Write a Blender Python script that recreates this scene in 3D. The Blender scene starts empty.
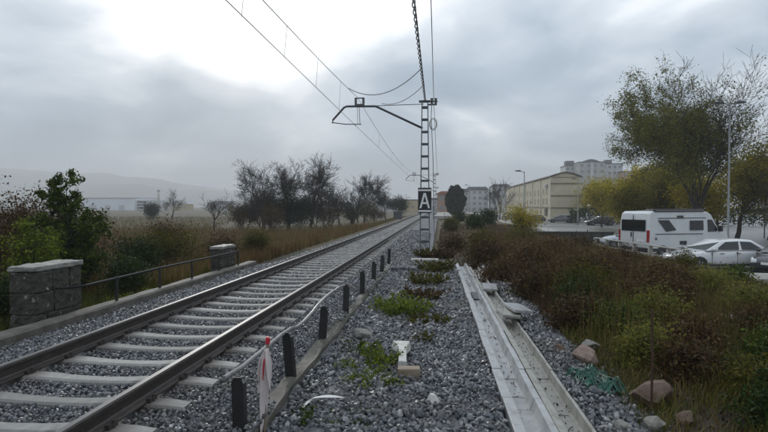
import bpy, math, random
import numpy as np
from mathutils import Vector, Matrix, noise as mnoise

R = math.radians
sc = bpy.context.scene
col = sc.collection

# ------------------------------------------------------------------ camera
cam_d = bpy.data.cameras.new('camera')
cam = bpy.data.objects.new('camera', cam_d)
col.objects.link(cam)
cam_d.sensor_width = 36.0
cam_d.lens = 24.47
cam_d.clip_start = 0.05
cam_d.clip_end = 12000
cam.location = (0, 0, 1.81)
cam.rotation_euler = (R(90 - 1.1), 0, R(6.12))
sc.camera = cam

# ------------------------------------------------------------------ sky and sun (overcast, sun veiled ahead and to the left)
SUN_EL, SUN_AZ = R(18.0), R(-23.5)            # azimuth from +Y, clockwise positive
sun_dir = Vector((math.sin(SUN_AZ) * math.cos(SUN_EL), math.cos(SUN_AZ) * math.cos(SUN_EL), math.sin(SUN_EL)))
SKY_LOC, SKY_ROT = (7.4, 3.8, 1.54), 0.0
world = bpy.data.worlds.new('World')
sc.world = world
world.use_nodes = True
nt = world.node_tree
nt.nodes.clear()


def N(tree, kind, **kw):
    n = tree.nodes.new(kind)
    for k, v in kw.items():
        setattr(n, k, v)
    return n


def mathn(tree, op, a, b=None, clamp=False):
    n = tree.nodes.new('ShaderNodeMath')
    n.operation = op
    n.use_clamp = clamp
    for i, x in enumerate((a, b)):
        if x is None:
            continue
        if isinstance(x, (int, float)):
            n.inputs[i].default_value = x
        else:
            tree.links.new(x, n.inputs[i])
    return n.outputs[0]


def build_sky():
    L = nt.links.new
    out = N(nt, 'ShaderNodeOutputWorld')
    bg = N(nt, 'ShaderNodeBackground')
    L(bg.outputs[0], out.inputs[0])
    bg.inputs['Strength'].default_value = 0.1
    tc = N(nt, 'ShaderNodeTexCoord')
    sep = N(nt, 'ShaderNodeSeparateXYZ')
    L(tc.outputs['Generated'], sep.inputs[0])
    zc = mathn(nt, 'MAXIMUM', sep.outputs[2], 0.0)
    den = mathn(nt, 'ADD', zc, 0.34)
    px = mathn(nt, 'DIVIDE', sep.outputs[0], den)
    py = mathn(nt, 'DIVIDE', sep.outputs[1], den)
    comb = N(nt, 'ShaderNodeCombineXYZ')
    L(px, comb.inputs[0]); L(py, comb.inputs[1])
    mp = N(nt, 'ShaderNodeMapping')
    mp.inputs['Location'].default_value = SKY_LOC
    mp.inputs['Rotation'].default_value = (0, 0, SKY_ROT)
    L(comb.outputs[0], mp.inputs[0])
    n1 = N(nt, 'ShaderNodeTexNoise')
    n1.inputs['Scale'].default_value = 1.9
    n1.inputs['Detail'].default_value = 7.0
    n1.inputs['Roughness'].default_value = 0.45
    n1.inputs['Distortion'].default_value = 0.35
    L(mp.outputs[0], n1.inputs['Vector'])
    # veiled sun: light through thin cloud
    dot = N(nt, 'ShaderNodeVectorMath', operation='DOT_PRODUCT')
    L(tc.outputs['Generated'], dot.inputs[0])
    dot.inputs[1].default_value = sun_dir
    dd = mathn(nt, 'MAXIMUM', dot.outputs['Value'], 0.0)
    glow1 = mathn(nt, 'POWER', dd, 95.0)
    glow2 = mathn(nt, 'POWER', dd, 8.0)
    # thicker cloud towards the horizon
    el = mathn(nt, 'MULTIPLY', zc, 2.6, clamp=True)
    nn = mathn(nt, 'MULTIPLY', mathn(nt, 'SUBTRACT', n1.outputs['Fac'], 0.5), 2.5)
    f = mathn(nt, 'ADD', nn, mathn(nt, 'MULTIPLY', el, 0.62))
    f = mathn(nt, 'ADD', f, mathn(nt, 'MULTIPLY', glow2, 0.04))
    f = mathn(nt, 'ADD', f, mathn(nt, 'MULTIPLY', glow1, 0.8))
    f = mathn(nt, 'ADD', f, 0.13)
    ramp = N(nt, 'ShaderNodeValToRGB')
    L(f, ramp.inputs[0])
    cr = ramp.color_ramp
    cr.elements[0].position = 0.0
    cr.elements[0].color = (2.9, 3.85, 4.95, 1)
    cr.elements[1].position = 1.0
    cr.elements[1].color = (13.5, 13.9, 14.4, 1)
    e = cr.elements.new(0.35); e.color = (4.4, 5.4, 6.55, 1)
    e = cr.elements.new(0.7); e.color = (7.8, 8.6, 9.5, 1)
    sky = N(nt, 'ShaderNodeTexSky', sky_type='NISHITA')
    sky.sun_disc = False
    sky.sun_elevation = SUN_EL
    sky.sun_rotation = SUN_AZ
    sky.air_density = 1.5
    sky.dust_density = 1.0
    mix = N(nt, 'ShaderNodeMixRGB', blend_type='MIX')
    mix.inputs[0].default_value = 0.96
    L(sky.outputs[0], mix.inputs[1]); L(ramp.outputs[0], mix.inputs[2])
    L(mix.outputs[0], bg.inputs['Color'])


build_sky()
sun_d = bpy.data.lights.new('sun', 'SUN')
sun_d.energy = 0.9
sun_d.angle = R(14)
sun_d.color = (1.0, 0.96, 0.9)
sun = bpy.data.objects.new('sun', sun_d)
col.objects.link(sun)
sun.rotation_euler = (-sun_dir).to_track_quat('-Z', 'Y').to_euler()

vs = sc.view_settings
vs.view_transform = 'Standard'
vs.look = 'None'
vs.exposure = 0.12
vs.gamma = 1.0
vs.use_curve_mapping = False
sc.cycles.use_denoising = True
sc.cycles.max_bounces = 6
sc.cycles.transparent_max_bounces = 8
sc.cycles.volume_bounces = 0
sc.cycles.caustics_reflective = False
sc.cycles.caustics_refractive = False

# ------------------------------------------------------------------ materials
MATS = {}


def mat(name, c1, c2=None, scale=6.0, rough=0.7, bump=0.0, bscale=30.0, metal=0.0, spec=0.5, stretch=None,
        c3=None, s3=1.5, t3=(0.5, 0.7), rough2=None, detail=6.0, coat=0.0):
    m = bpy.data.materials.new(name)
    m.use_nodes = True
    t = m.node_tree
    b = t.nodes['Principled BSDF']
    L = t.links.new
    b.inputs['Roughness'].default_value = rough
    b.inputs['Metallic'].default_value = metal
    b.inputs['Specular IOR Level'].default_value = spec
    if coat:
        b.inputs['Coat Weight'].default_value = coat
        b.inputs['Coat Roughness'].default_value = 0.08
    tc = t.nodes.new('ShaderNodeTexCoord')
    vec = tc.outputs['Object']
    if stretch:
        mp = t.nodes.new('ShaderNodeMapping')
        mp.inputs['Scale'].default_value = stretch
        L(vec, mp.inputs[0])
        vec = mp.outputs[0]
    if c2 is None:
        b.inputs['Base Color'].default_value = (*c1, 1)
        colour = None
    else:
        nz = t.nodes.new('ShaderNodeTexNoise')
        nz.inputs['Scale'].default_value = scale
        nz.inputs['Detail'].default_value = detail
        nz.inputs['Roughness'].default_value = 0.62
        L(vec, nz.inputs['Vector'])
        rp = t.nodes.new('ShaderNodeValToRGB')
        rp.color_ramp.elements[0].position = 0.33
        rp.color_ramp.elements[1].position = 0.67
        rp.color_ramp.elements[0].color = (*c1, 1)
        rp.color_ramp.elements[1].color = (*c2, 1)
        L(nz.outputs['Fac'], rp.inputs[0])
        colour = rp.outputs[0]
        if c3 is not None:
            n3 = t.nodes.new('ShaderNodeTexNoise')
            n3.inputs['Scale'].default_value = s3
            n3.inputs['Detail'].default_value = 8.0
            n3.inputs['Roughness'].default_value = 0.68
            L(vec, n3.inputs['Vector'])
            mr = t.nodes.new('ShaderNodeMapRange')
            mr.inputs['From Min'].default_value = t3[0]
            mr.inputs['From Max'].default_value = t3[1]
            L(n3.outputs['Fac'], mr.inputs['Value'])
            mx = t.nodes.new('ShaderNodeMixRGB')
            L(mr.outputs[0], mx.inputs[0])
            L(colour, mx.inputs[1])
            mx.inputs[2].default_value = (*c3, 1)
            colour = mx.outputs[0]
            if rough2 is not None:
                m2 = t.nodes.new('ShaderNodeMapRange')
                m2.inputs['To Min'].default_value = rough
                m2.inputs['To Max'].default_value = rough2
                L(mr.outputs[0], m2.inputs['Value'])
                L(m2.outputs[0], b.inputs['Roughness'])
        L(colour, b.inputs['Base Color'])
    if bump:
        nb = t.nodes.new('ShaderNodeTexNoise')
        nb.inputs['Scale'].default_value = bscale
        nb.inputs['Detail'].default_value = 5.0
        L(tc.outputs['Object'], nb.inputs['Vector'])
        bp = t.nodes.new('ShaderNodeBump')
        bp.inputs['Strength'].default_value = bump
        bp.inputs['Distance'].default_value = 0.02
        L(nb.outputs['Fac'], bp.inputs['Height'])
        L(bp.outputs[0], b.inputs['Normal'])
    MATS[name] = m
    return m


def leafmat(name, cols, rough=0.55, trans=0.3, big=None):
    """foliage: every leaf takes its own colour"""
    m = bpy.data.materials.new(name)
    m.use_nodes = True
    t = m.node_tree
    L = t.links.new
    b = t.nodes['Principled BSDF']
    out = t.nodes['Material Output']
    g = t.nodes.new('ShaderNodeNewGeometry')
    rp = t.nodes.new('ShaderNodeValToRGB')
    rp.color_ramp.interpolation = 'LINEAR'
    while len(rp.color_ramp.elements) < len(cols):
        rp.color_ramp.elements.new(0.5)
    for i, c in enumerate(cols):
        rp.color_ramp.elements[i].position = i / max(1, len(cols) - 1)
        rp.color_ramp.elements[i].color = (*c, 1)
    fac = g.outputs['Random Per Island']
    if big:
        tc = t.nodes.new('ShaderNodeTexCoord')
        nz = t.nodes.new('ShaderNodeTexNoise')
        nz.inputs['Scale'].default_value = big
        nz.inputs['Detail'].default_value = 2
        L(tc.outputs['Object'], nz.inputs['Vector'])
        a = mathn(t, 'MULTIPLY', mathn(t, 'SUBTRACT', nz.outputs['Fac'], 0.5), 2.6)
        fac = mathn(t, 'ADD', mathn(t, 'MULTIPLY', mathn(t, 'SUBTRACT', fac, 0.5), 0.55), mathn(t, 'ADD', a, 0.5), clamp=True)
    L(fac, rp.inputs[0])
    L(rp.outputs[0], b.inputs['Base Color'])
    b.inputs['Roughness'].default_value = rough
    b.inputs['Specular IOR Level'].default_value = 0.12
    if trans:
        tr = t.nodes.new('ShaderNodeBsdfTranslucent')
        L(rp.outputs[0], tr.inputs[0])
        mx = t.nodes.new('ShaderNodeMixShader')
        mx.inputs[0].default_value = trans
        L(b.outputs[0], mx.inputs[1]); L(tr.outputs[0], mx.inputs[2])
        L(mx.outputs[0], out.inputs['Surface'])
    MATS[name] = m
    return m


mat('ballast_bed', (0.045, 0.047, 0.052), (0.13, 0.135, 0.145), scale=26, rough=0.6, bump=1.0, bscale=34)
mat('concrete', (0.26, 0.255, 0.235), (0.36, 0.355, 0.335), scale=5, rough=0.55, bump=0.25, bscale=60, c3=(0.13, 0.13, 0.115), s3=2.3, t3=(0.55, 0.75))
mat('sleeper', (0.19, 0.19, 0.182), (0.27, 0.27, 0.258), scale=7, rough=0.7, bump=0.2, bscale=70, c3=(0.12, 0.118, 0.11), s3=3.0, t3=(0.52, 0.72))
mat('kerb', (0.06, 0.055, 0.045), (0.13, 0.122, 0.104), scale=4, rough=0.7, bump=0.6, bscale=35, c3=(0.05, 0.055, 0.04), s3=1.6, t3=(0.5, 0.68))
mat('old_stone', (0.02, 0.019, 0.015), (0.05, 0.047, 0.037), scale=5, rough=0.8, bump=0.7, bscale=28, c3=(0.34, 0.34, 0.30), s3=9, t3=(0.61, 0.66))
mat('cap_stone', (0.15, 0.145, 0.13), (0.26, 0.255, 0.235), scale=5, rough=0.6, bump=0.5, bscale=35, c3=(0.07, 0.075, 0.055), s3=4, t3=(0.56, 0.7))
mat('trough', (0.26, 0.27, 0.275), (0.37, 0.38, 0.385), scale=4, rough=0.24, bump=0.2, bscale=50, c3=(0.13, 0.13, 0.115), s3=2.4, t3=(0.5, 0.72))
mat('trough_beige', (0.2, 0.197, 0.178), (0.30, 0.296, 0.272), scale=4, rough=0.45, bump=0.2, bscale=50, c3=(0.10, 0.092, 0.068), s3=3, t3=(0.5, 0.7))
mat('rail_side', (0.022, 0.019, 0.018), (0.045, 0.036, 0.03), scale=9, rough=0.5, bump=0.3, bscale=60)
mat('rail_top', (0.05, 0.05, 0.052), (0.11, 0.11, 0.115), scale=3, rough=0.45, metal=0.3, stretch=(20, 0.6, 1))
mat('clip', (0.02, 0.02, 0.02), (0.05, 0.04, 0.035), scale=30, rough=0.5)
mat('black_steel', (0.008, 0.008, 0.009), (0.02, 0.019, 0.019), scale=12, rough=0.45, bump=0.2, bscale=60)
mat('pipe', (0.13, 0.13, 0.13), (0.25, 0.25, 0.245), scale=14, rough=0.4, metal=0.2)
mat('dark_pipe', (0.008, 0.008, 0.009), (0.02, 0.02, 0.021), scale=14, rough=0.65, spec=0.25)
mat('galvanised', (0.10, 0.115, 0.125), (0.17, 0.185, 0.195), scale=3, rough=0.5, metal=0.35)
mat('galv_dark', (0.05, 0.057, 0.065), (0.09, 0.1, 0.11), scale=3, rough=0.55, metal=0.3)
mat('wire', (0.14, 0.145, 0.15), (0.2, 0.205, 0.21), scale=3, rough=0.5)
mat('insulator', (0.03, 0.028, 0.028), (0.06, 0.05, 0.05), scale=5, rough=0.2)
mat('sign_black', (0.006, 0.006, 0.007), (0.012, 0.012, 0.013), scale=3, rough=0.4)
mat('sign_white', (0.62, 0.63, 0.64), (0.75, 0.76, 0.77), scale=5, rough=0.45)
mat('ground', (0.045, 0.042, 0.018), (0.09, 0.078, 0.035), scale=0.22, rough=0.95, c3=(0.075, 0.048, 0.025), s3=0.07, t3=(0.42, 0.6), detail=9)
mat('soil', (0.014, 0.011, 0.007), (0.036, 0.028, 0.019), scale=2.5, rough=0.9, bump=0.8, bscale=14, c3=(0.03, 0.04, 0.012), s3=1.1, t3=(0.48, 0.6))
mat('meadow', (0.028, 0.03, 0.008), (0.055, 0.048, 0.016), scale=0.05, rough=0.95, c3=(0.045, 0.027, 0.010), s3=0.03, t3=(0.45, 0.6), detail=9)
mat('asphalt', (0.10, 0.10, 0.10), (0.17, 0.17, 0.168), scale=0.25, rough=0.38, c3=(0.24, 0.24, 0.23), s3=0.12, t3=(0.45, 0.65), detail=9)
mat('path', (0.23, 0.225, 0.21), (0.33, 0.325, 0.3), scale=1.0, rough=0.55)
mat('hill', (0.2, 0.215, 0.205), (0.28, 0.285, 0.255), scale=0.004, rough=1.0, detail=10)  # paler than real hillsides: part of the distance haze is put into the colour
mat('bark', (0.012, 0.010, 0.008), (0.03, 0.025, 0.02), scale=9, rough=0.85)
mat('bark_warm', (0.03, 0.02, 0.013), (0.065, 0.044, 0.03), scale=9, rough=0.85)
mat('rust', (0.03, 0.016, 0.010), (0.07, 0.034, 0.019), scale=22, rough=0.85, bump=0.3)
mat('rock_grey', (0.13, 0.125, 0.115), (0.28, 0.27, 0.25), scale=6, rough=0.75, bump=0.7, bscale=18, c3=(0.05, 0.05, 0.04), s3=3, t3=(0.5, 0.66))
mat('rock_pink', (0.15, 0.10, 0.08), (0.30, 0.23, 0.195), scale=5, rough=0.75, bump=0.6, bscale=16, c3=(0.09, 0.06, 0.045), s3=3, t3=(0.52, 0.66))
mat('rock_brown', (0.07, 0.045, 0.032), (0.17, 0.118, 0.088), scale=4, rough=0.8, bump=0.7, bscale=14, c3=(0.05, 0.033, 0.022), s3=3, t3=(0.5, 0.66))
mat('white_concrete', (0.42, 0.415, 0.39), (0.6, 0.595, 0.57), scale=5, rough=0.6, bump=0.3, bscale=40, c3=(0.3, 0.29, 0.25), s3=4, t3=(0.55, 0.7))
mat('wood', (0.16, 0.125, 0.09), (0.27, 0.22, 0.165), scale=5, rough=0.7, bump=0.3, bscale=30, stretch=(1, 8, 1))
mat('plastic_white', (0.55, 0.55, 0.54), (0.68, 0.68, 0.67), scale=8, rough=0.4)
mat('tape_white', (0.5, 0.44, 0.43), (0.62, 0.57, 0.56), scale=9, rough=0.4)
mat('tape_red', (0.4, 0.012, 0.03), (0.55, 0.025, 0.05), scale=20, rough=0.5)
mat('net_green', (0.006, 0.05, 0.034), (0.013, 0.11, 0.075), scale=9, rough=0.45)
mat('paint_white', (0.52, 0.54, 0.56), (0.6, 0.615, 0.63), scale=1.5, rough=0.25, coat=0.5)
mat('paint_silver', (0.40, 0.44, 0.50), (0.46, 0.50, 0.56), scale=1.5, rough=0.25, metal=0.3, coat=0.5)
mat('paint_dark', (0.018, 0.02, 0.025), (0.028, 0.03, 0.036), scale=1.5, rough=0.2, coat=0.6)
mat('paint_grey', (0.10, 0.105, 0.115), (0.13, 0.135, 0.145), scale=1.5, rough=0.22, coat=0.5)
mat('paint_red', (0.16, 0.02, 0.02), (0.2, 0.03, 0.025), scale=1.5, rough=0.22, coat=0.5)
mat('glass_dark', (0.012, 0.014, 0.017), rough=0.06, spec=0.6)
mat('far_glass', (0.15, 0.16, 0.17), (0.22, 0.23, 0.24), scale=0.5, rough=0.3)
mat('glass_grey', (0.10, 0.115, 0.13), rough=0.05, spec=0.9)  # windscreen pane: grey base colour stands in for reflected sky
mat('rubber', (0.012, 0.012, 0.012), (0.022, 0.022, 0.022), scale=15, rough=0.75)
mat('rim', (0.3, 0.31, 0.32), (0.42, 0.43, 0.44), scale=10, rough=0.35, metal=0.6)
mat('trim_black', (0.015, 0.015, 0.016), (0.025, 0.025, 0.026), scale=10, rough=0.5)
mat('tail_red', (0.24, 0.008, 0.014), (0.32, 0.014, 0.02), scale=20, rough=0.2)
mat('lamp_glass', (0.6, 0.62, 0.64), (0.7, 0.72, 0.74), scale=20, rough=0.12)
mat('cream', (0.44, 0.395, 0.29), (0.51, 0.46, 0.345), scale=0.35, rough=0.8, c3=(0.40, 0.37, 0.27), s3=0.6, t3=(0.5, 0.7))
mat('cream_side', (0.50, 0.47, 0.37), (0.58, 0.55, 0.44), scale=0.35, rough=0.8, c3=(0.42, 0.4, 0.31), s3=0.6, t3=(0.5, 0.7))
mat('band', (0.16, 0.14, 0.09), (0.22, 0.195, 0.13), scale=1, rough=0.8)
mat('roof_brown', (0.10, 0.085, 0.07), (0.15, 0.13, 0.11), scale=1, rough=0.8)
mat('wall_pale', (0.42, 0.43, 0.44), (0.50, 0.51, 0.52), scale=0.3, rough=0.8)
mat('wall_grey', (0.34, 0.34, 0.335), (0.41, 0.41, 0.40), scale=0.3, rough=0.8)
mat('wall_brick', (0.27, 0.17, 0.13), (0.33, 0.22, 0.17), scale=1.0, rough=0.85)
mat('wall_pink', (0.36, 0.24, 0.19), (0.43, 0.30, 0.24), scale=0.5, rough=0.85)
mat('wall_ochre', (0.36, 0.29, 0.17), (0.44, 0.36, 0.22), scale=0.12, rough=0.9)
mat('wall_shed', (0.62, 0.66, 0.72), (0.7, 0.74, 0.79), scale=0.1, rough=0.6)
mat('roof_slate', (0.07, 0.075, 0.085), (0.11, 0.115, 0.125), scale=0.6, rough=0.6)
mat('roof_tile', (0.22, 0.08, 0.05), (0.30, 0.12, 0.075), scale=0.9, rough=0.8)
mat('shutter', (0.24, 0.23, 0.2), (0.3, 0.29, 0.25), scale=2, rough=0.7)
mat('lamp_post', (0.13, 0.14, 0.15), (0.18, 0.19, 0.2), scale=3, rough=0.5, metal=0.2)
mat('globe', (0.72, 0.73, 0.74), (0.78, 0.79, 0.8), scale=3, rough=0.3)
mat('wall_dark', (0.035, 0.036, 0.033), (0.075, 0.075, 0.068), scale=1.8, rough=0.85, bump=0.6, bscale=9, c3=(0.3, 0.3, 0.28), s3=1.4, t3=(0.63, 0.7))

def stain_sleepers():
    t = MATS['sleeper'].node_tree
    b = t.nodes['Principled BSDF']
    L = t.links.new
    src = b.inputs['Base Color'].links[0].from_socket
    tc = t.nodes.new('ShaderNodeTexCoord'); sp = t.nodes.new('ShaderNodeSeparateXYZ'); L(tc.outputs['Object'], sp.inputs[0])
    d0 = mathn(t, 'ABSOLUTE', mathn(t, 'SUBTRACT', mathn(t, 'ABSOLUTE', sp.outputs[0]), 0.865))
    oi = t.nodes.new('ShaderNodeObjectInfo')
    geo = t.nodes.new('ShaderNodeNewGeometry')
    nz = t.nodes.new('ShaderNodeTexNoise'); nz.inputs['Scale'].default_value = 5.0; nz.inputs['Detail'].default_value = 6
    L(geo.outputs['Position'], nz.inputs['Vector'])
    f0 = mathn(t, 'MULTIPLY', mathn(t, 'SUBTRACT', 1.0, mathn(t, 'MULTIPLY', d0, 3.0), clamp=True), mathn(t, 'MULTIPLY', nz.outputs['Fac'], 1.5), clamp=True)
    mx = t.nodes.new('ShaderNodeMixRGB'); L(f0, mx.inputs[0]); L(src, mx.inputs[1]); mx.inputs[2].default_value = (0.075, 0.05, 0.033, 1)
    br = mathn(t, 'ADD', mathn(t, 'MULTIPLY', oi.outputs['Random'], 0.45), 0.72)
    m2 = t.nodes.new('ShaderNodeMixRGB'); m2.blend_type = 'MULTIPLY'; m2.inputs[0].default_value = 1.0
    L(mx.outputs[0], m2.inputs[1]); L(br, m2.inputs[2])
    L(m2.outputs[0], b.inputs['Base Color'])


stain_sleepers()
leafmat('leaf_dark', [(0.008, 0.018, 0.004), (0.02, 0.04, 0.008), (0.045, 0.07, 0.014)])
leafmat('leaf_green', [(0.018, 0.034, 0.004), (0.045, 0.075, 0.008), (0.105, 0.135, 0.018)])
leafmat('leaf_bright', [(0.05, 0.08, 0.006), (0.11, 0.155, 0.012), (0.2, 0.22, 0.025)])
leafmat('leaf_olive', [(0.028, 0.032, 0.005), (0.065, 0.065, 0.009), (0.13, 0.11, 0.018)], trans=0.4)
leafmat('leaf_yellow', [(0.16, 0.15, 0.012), (0.32, 0.27, 0.02), (0.5, 0.38, 0.03), (0.14, 0.17, 0.02)], trans=0.5)
leafmat('leaf_tree', [(0.075, 0.085, 0.018), (0.13, 0.14, 0.028), (0.2, 0.18, 0.04)], trans=0.45)
leafmat('leaf_mixed', [(0.07, 0.08, 0.010), (0.15, 0.14, 0.016), (0.28, 0.22, 0.022), (0.06, 0.08, 0.012)], trans=0.45)
leafmat('leaf_russet', [(0.026, 0.012, 0.005), (0.062, 0.034, 0.014), (0.115, 0.07, 0.03), (0.055, 0.048, 0.012)])
leafmat('leaf_brown', [(0.02, 0.011, 0.005), (0.052, 0.03, 0.013), (0.10, 0.06, 0.026), (0.045, 0.045, 0.010)])
leafmat('leaf_evergreen', [(0.004, 0.009, 0.004), (0.010, 0.019, 0.007), (0.02, 0.03, 0.010)], trans=0.1)
leafmat('grass_green', [(0.02, 0.028, 0.004), (0.05, 0.062, 0.007), (0.10, 0.105, 0.015), (0.06, 0.04, 0.014)], trans=0.2, big=0.5)
leafmat('grass_dry', [(0.03, 0.016, 0.007), (0.07, 0.041, 0.017), (0.13, 0.085, 0.038), (0.055, 0.058, 0.012)], trans=0.2, big=0.35)
leafmat('grass_warm', [(0.05, 0.026, 0.009), (0.11, 0.064, 0.023), (0.17, 0.115, 0.047), (0.07, 0.076, 0.014)], trans=0.25, big=0.25)
leafmat('grass_straw', [(0.085, 0.06, 0.02), (0.16, 0.12, 0.045), (0.075, 0.085, 0.015)], trans=0.2, big=0.3)


def stone_material(name, cols):
    m = bpy.data.materials.new(name)
    m.use_nodes = True
    t = m.node_tree
    L = t.links.new
    b = t.nodes['Principled BSDF']
    oi = t.nodes.new('ShaderNodeObjectInfo')
    rp = t.nodes.new('ShaderNodeValToRGB')
    while len(rp.color_ramp.elements) < len(cols):
        rp.color_ramp.elements.new(0.5)
    for i, c in enumerate(cols):
        rp.color_ramp.elements[i].position = i / (len(cols) - 1)
        rp.color_ramp.elements[i].color = (*c, 1)
    L(oi.outputs['Random'], rp.inputs[0])
    nz = t.nodes.new('ShaderNodeTexNoise')
    nz.inputs['Scale'].default_value = 2.5
    tc = t.nodes.new('ShaderNodeTexCoord')
    L(tc.outputs['Object'], nz.inputs['Vector'])
    mx = t.nodes.new('ShaderNodeMixRGB')
    mx.blend_type = 'MULTIPLY'
    mx.inputs[0].default_value = 0.6
    L(rp.outputs[0], mx.inputs[1]); L(nz.outputs['Fac'], mx.inputs[2])
    geo = t.nodes.new('ShaderNodeNewGeometry')
    sp = t.nodes.new('ShaderNodeSeparateXYZ')
    L(geo.outputs['Position'], sp.inputs[0])
    d0 = mathn(t, 'ABSOLUTE', mathn(t, 'SUBTRACT', mathn(t, 'ABSOLUTE', mathn(t, 'ADD', sp.outputs[0], 3.605)), 0.865))
    nzr = t.nodes.new('ShaderNodeTexNoise'); nzr.inputs['Scale'].default_value = 1.3
    L(geo.outputs['Position'], nzr.inputs['Vector'])
    fr = mathn(t, 'MULTIPLY', mathn(t, 'SUBTRACT', 1.0, mathn(t, 'MULTIPLY', d0, 2.2), clamp=True), mathn(t, 'MULTIPLY', nzr.outputs['Fac'], 0.8), clamp=True)
    mz = t.nodes.new('ShaderNodeMixRGB')
    L(fr, mz.inputs[0]); L(mx.outputs[0], mz.inputs[1]); mz.inputs[2].default_value = (0.07, 0.05, 0.035, 1)
    nzd = t.nodes.new('ShaderNodeTexNoise'); nzd.inputs['Scale'].default_value = 0.7; nzd.inputs['Detail'].default_value = 6
    L(geo.outputs['Position'], nzd.inputs['Vector'])
    mrd = t.nodes.new('ShaderNodeMapRange'); mrd.inputs['From Min'].default_value = 0.5; mrd.inputs['From Max'].default_value = 0.7; mrd.inputs['To Max'].default_value = 0.6
    L(nzd.outputs['Fac'], mrd.inputs['Value'])
    md = t.nodes.new('ShaderNodeMixRGB')
    L(mrd.outputs[0], md.inputs[0]); L(mz.outputs[0], md.inputs[1]); md.inputs[2].default_value = (0.095, 0.085, 0.07, 1)
    L(md.outputs[0], b.inputs['Base Color'])
    b.inputs['Roughness'].default_value = 0.38
    MATS[name] = m


stone_material('stone_grey', [(0.035, 0.042, 0.056), (0.19, 0.2, 0.225), (0.07, 0.08, 0.098), (0.40, 0.41, 0.42), (0.04, 0.047, 0.06), (0.15, 0.148, 0.145), (0.09, 0.10, 0.12), (0.28, 0.285, 0.30)])

# ------------------------------------------------------------------ mesh helpers


def fastmesh(name, verts, quads=None, tris=None):
    me = bpy.data.meshes.new(name)
    verts = np.asarray(verts, dtype=np.float32).reshape(-1, 3)
    nq = 0 if quads is None else len(quads)
    ntr = 0 if tris is None else len(tris)
    me.vertices.add(len(verts))
    me.vertices.foreach_set('co', verts.ravel())
    idx = []
    if nq:
        idx.append(np.asarray(quads, dtype=np.int32).ravel())
    if ntr:
        idx.append(np.asarray(tris, dtype=np.int32).ravel())
    idx = np.concatenate(idx)
    me.loops.add(len(idx))
    me.loops.foreach_set('vertex_index', idx)
    me.polygons.add(nq + ntr)
    starts = np.concatenate([np.arange(nq) * 4, nq * 4 + np.arange(ntr) * 3]).astype(np.int32)
    me.polygons.foreach_set('loop_start', starts)
    me.update(calc_edges=True)
    return me


def link(name, me, m=None, parent=None, smooth=False, loc=None, rot=None):
    o = bpy.data.objects.new(name, me)
    col.objects.link(o)
    if m is not None and me is not None and not me.materials:
        for mm in (m if isinstance(m, (list, tuple)) else [m]):
            me.materials.append(MATS[mm])
    if smooth and me is not None:
        me.polygons.foreach_set('use_smooth', [True] * len(me.polygons))
    if parent is not None:
        o.parent = parent
    if loc is not None:
        o.location = loc
    if rot is not None:
        o.rotation_euler = rot
    return o


def empty(name, loc=(0, 0, 0), rz=0.0):
    o = bpy.data.objects.new(name, None)
    o.empty_display_size = 0.2
    col.objects.link(o)
    o.location = loc
    o.rotation_euler = (0, 0, rz)
    return o


def tag(o, label, cat, group=None, kind=None):
    o['label'] = label
    o['category'] = cat
    if group:
        o['group'] = group
    if kind:
        o['kind'] = kind
    return o


def structure(o, label=None):
    o['kind'] = 'structure'
    if label:
        o['label'] = label
    return o


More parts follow.
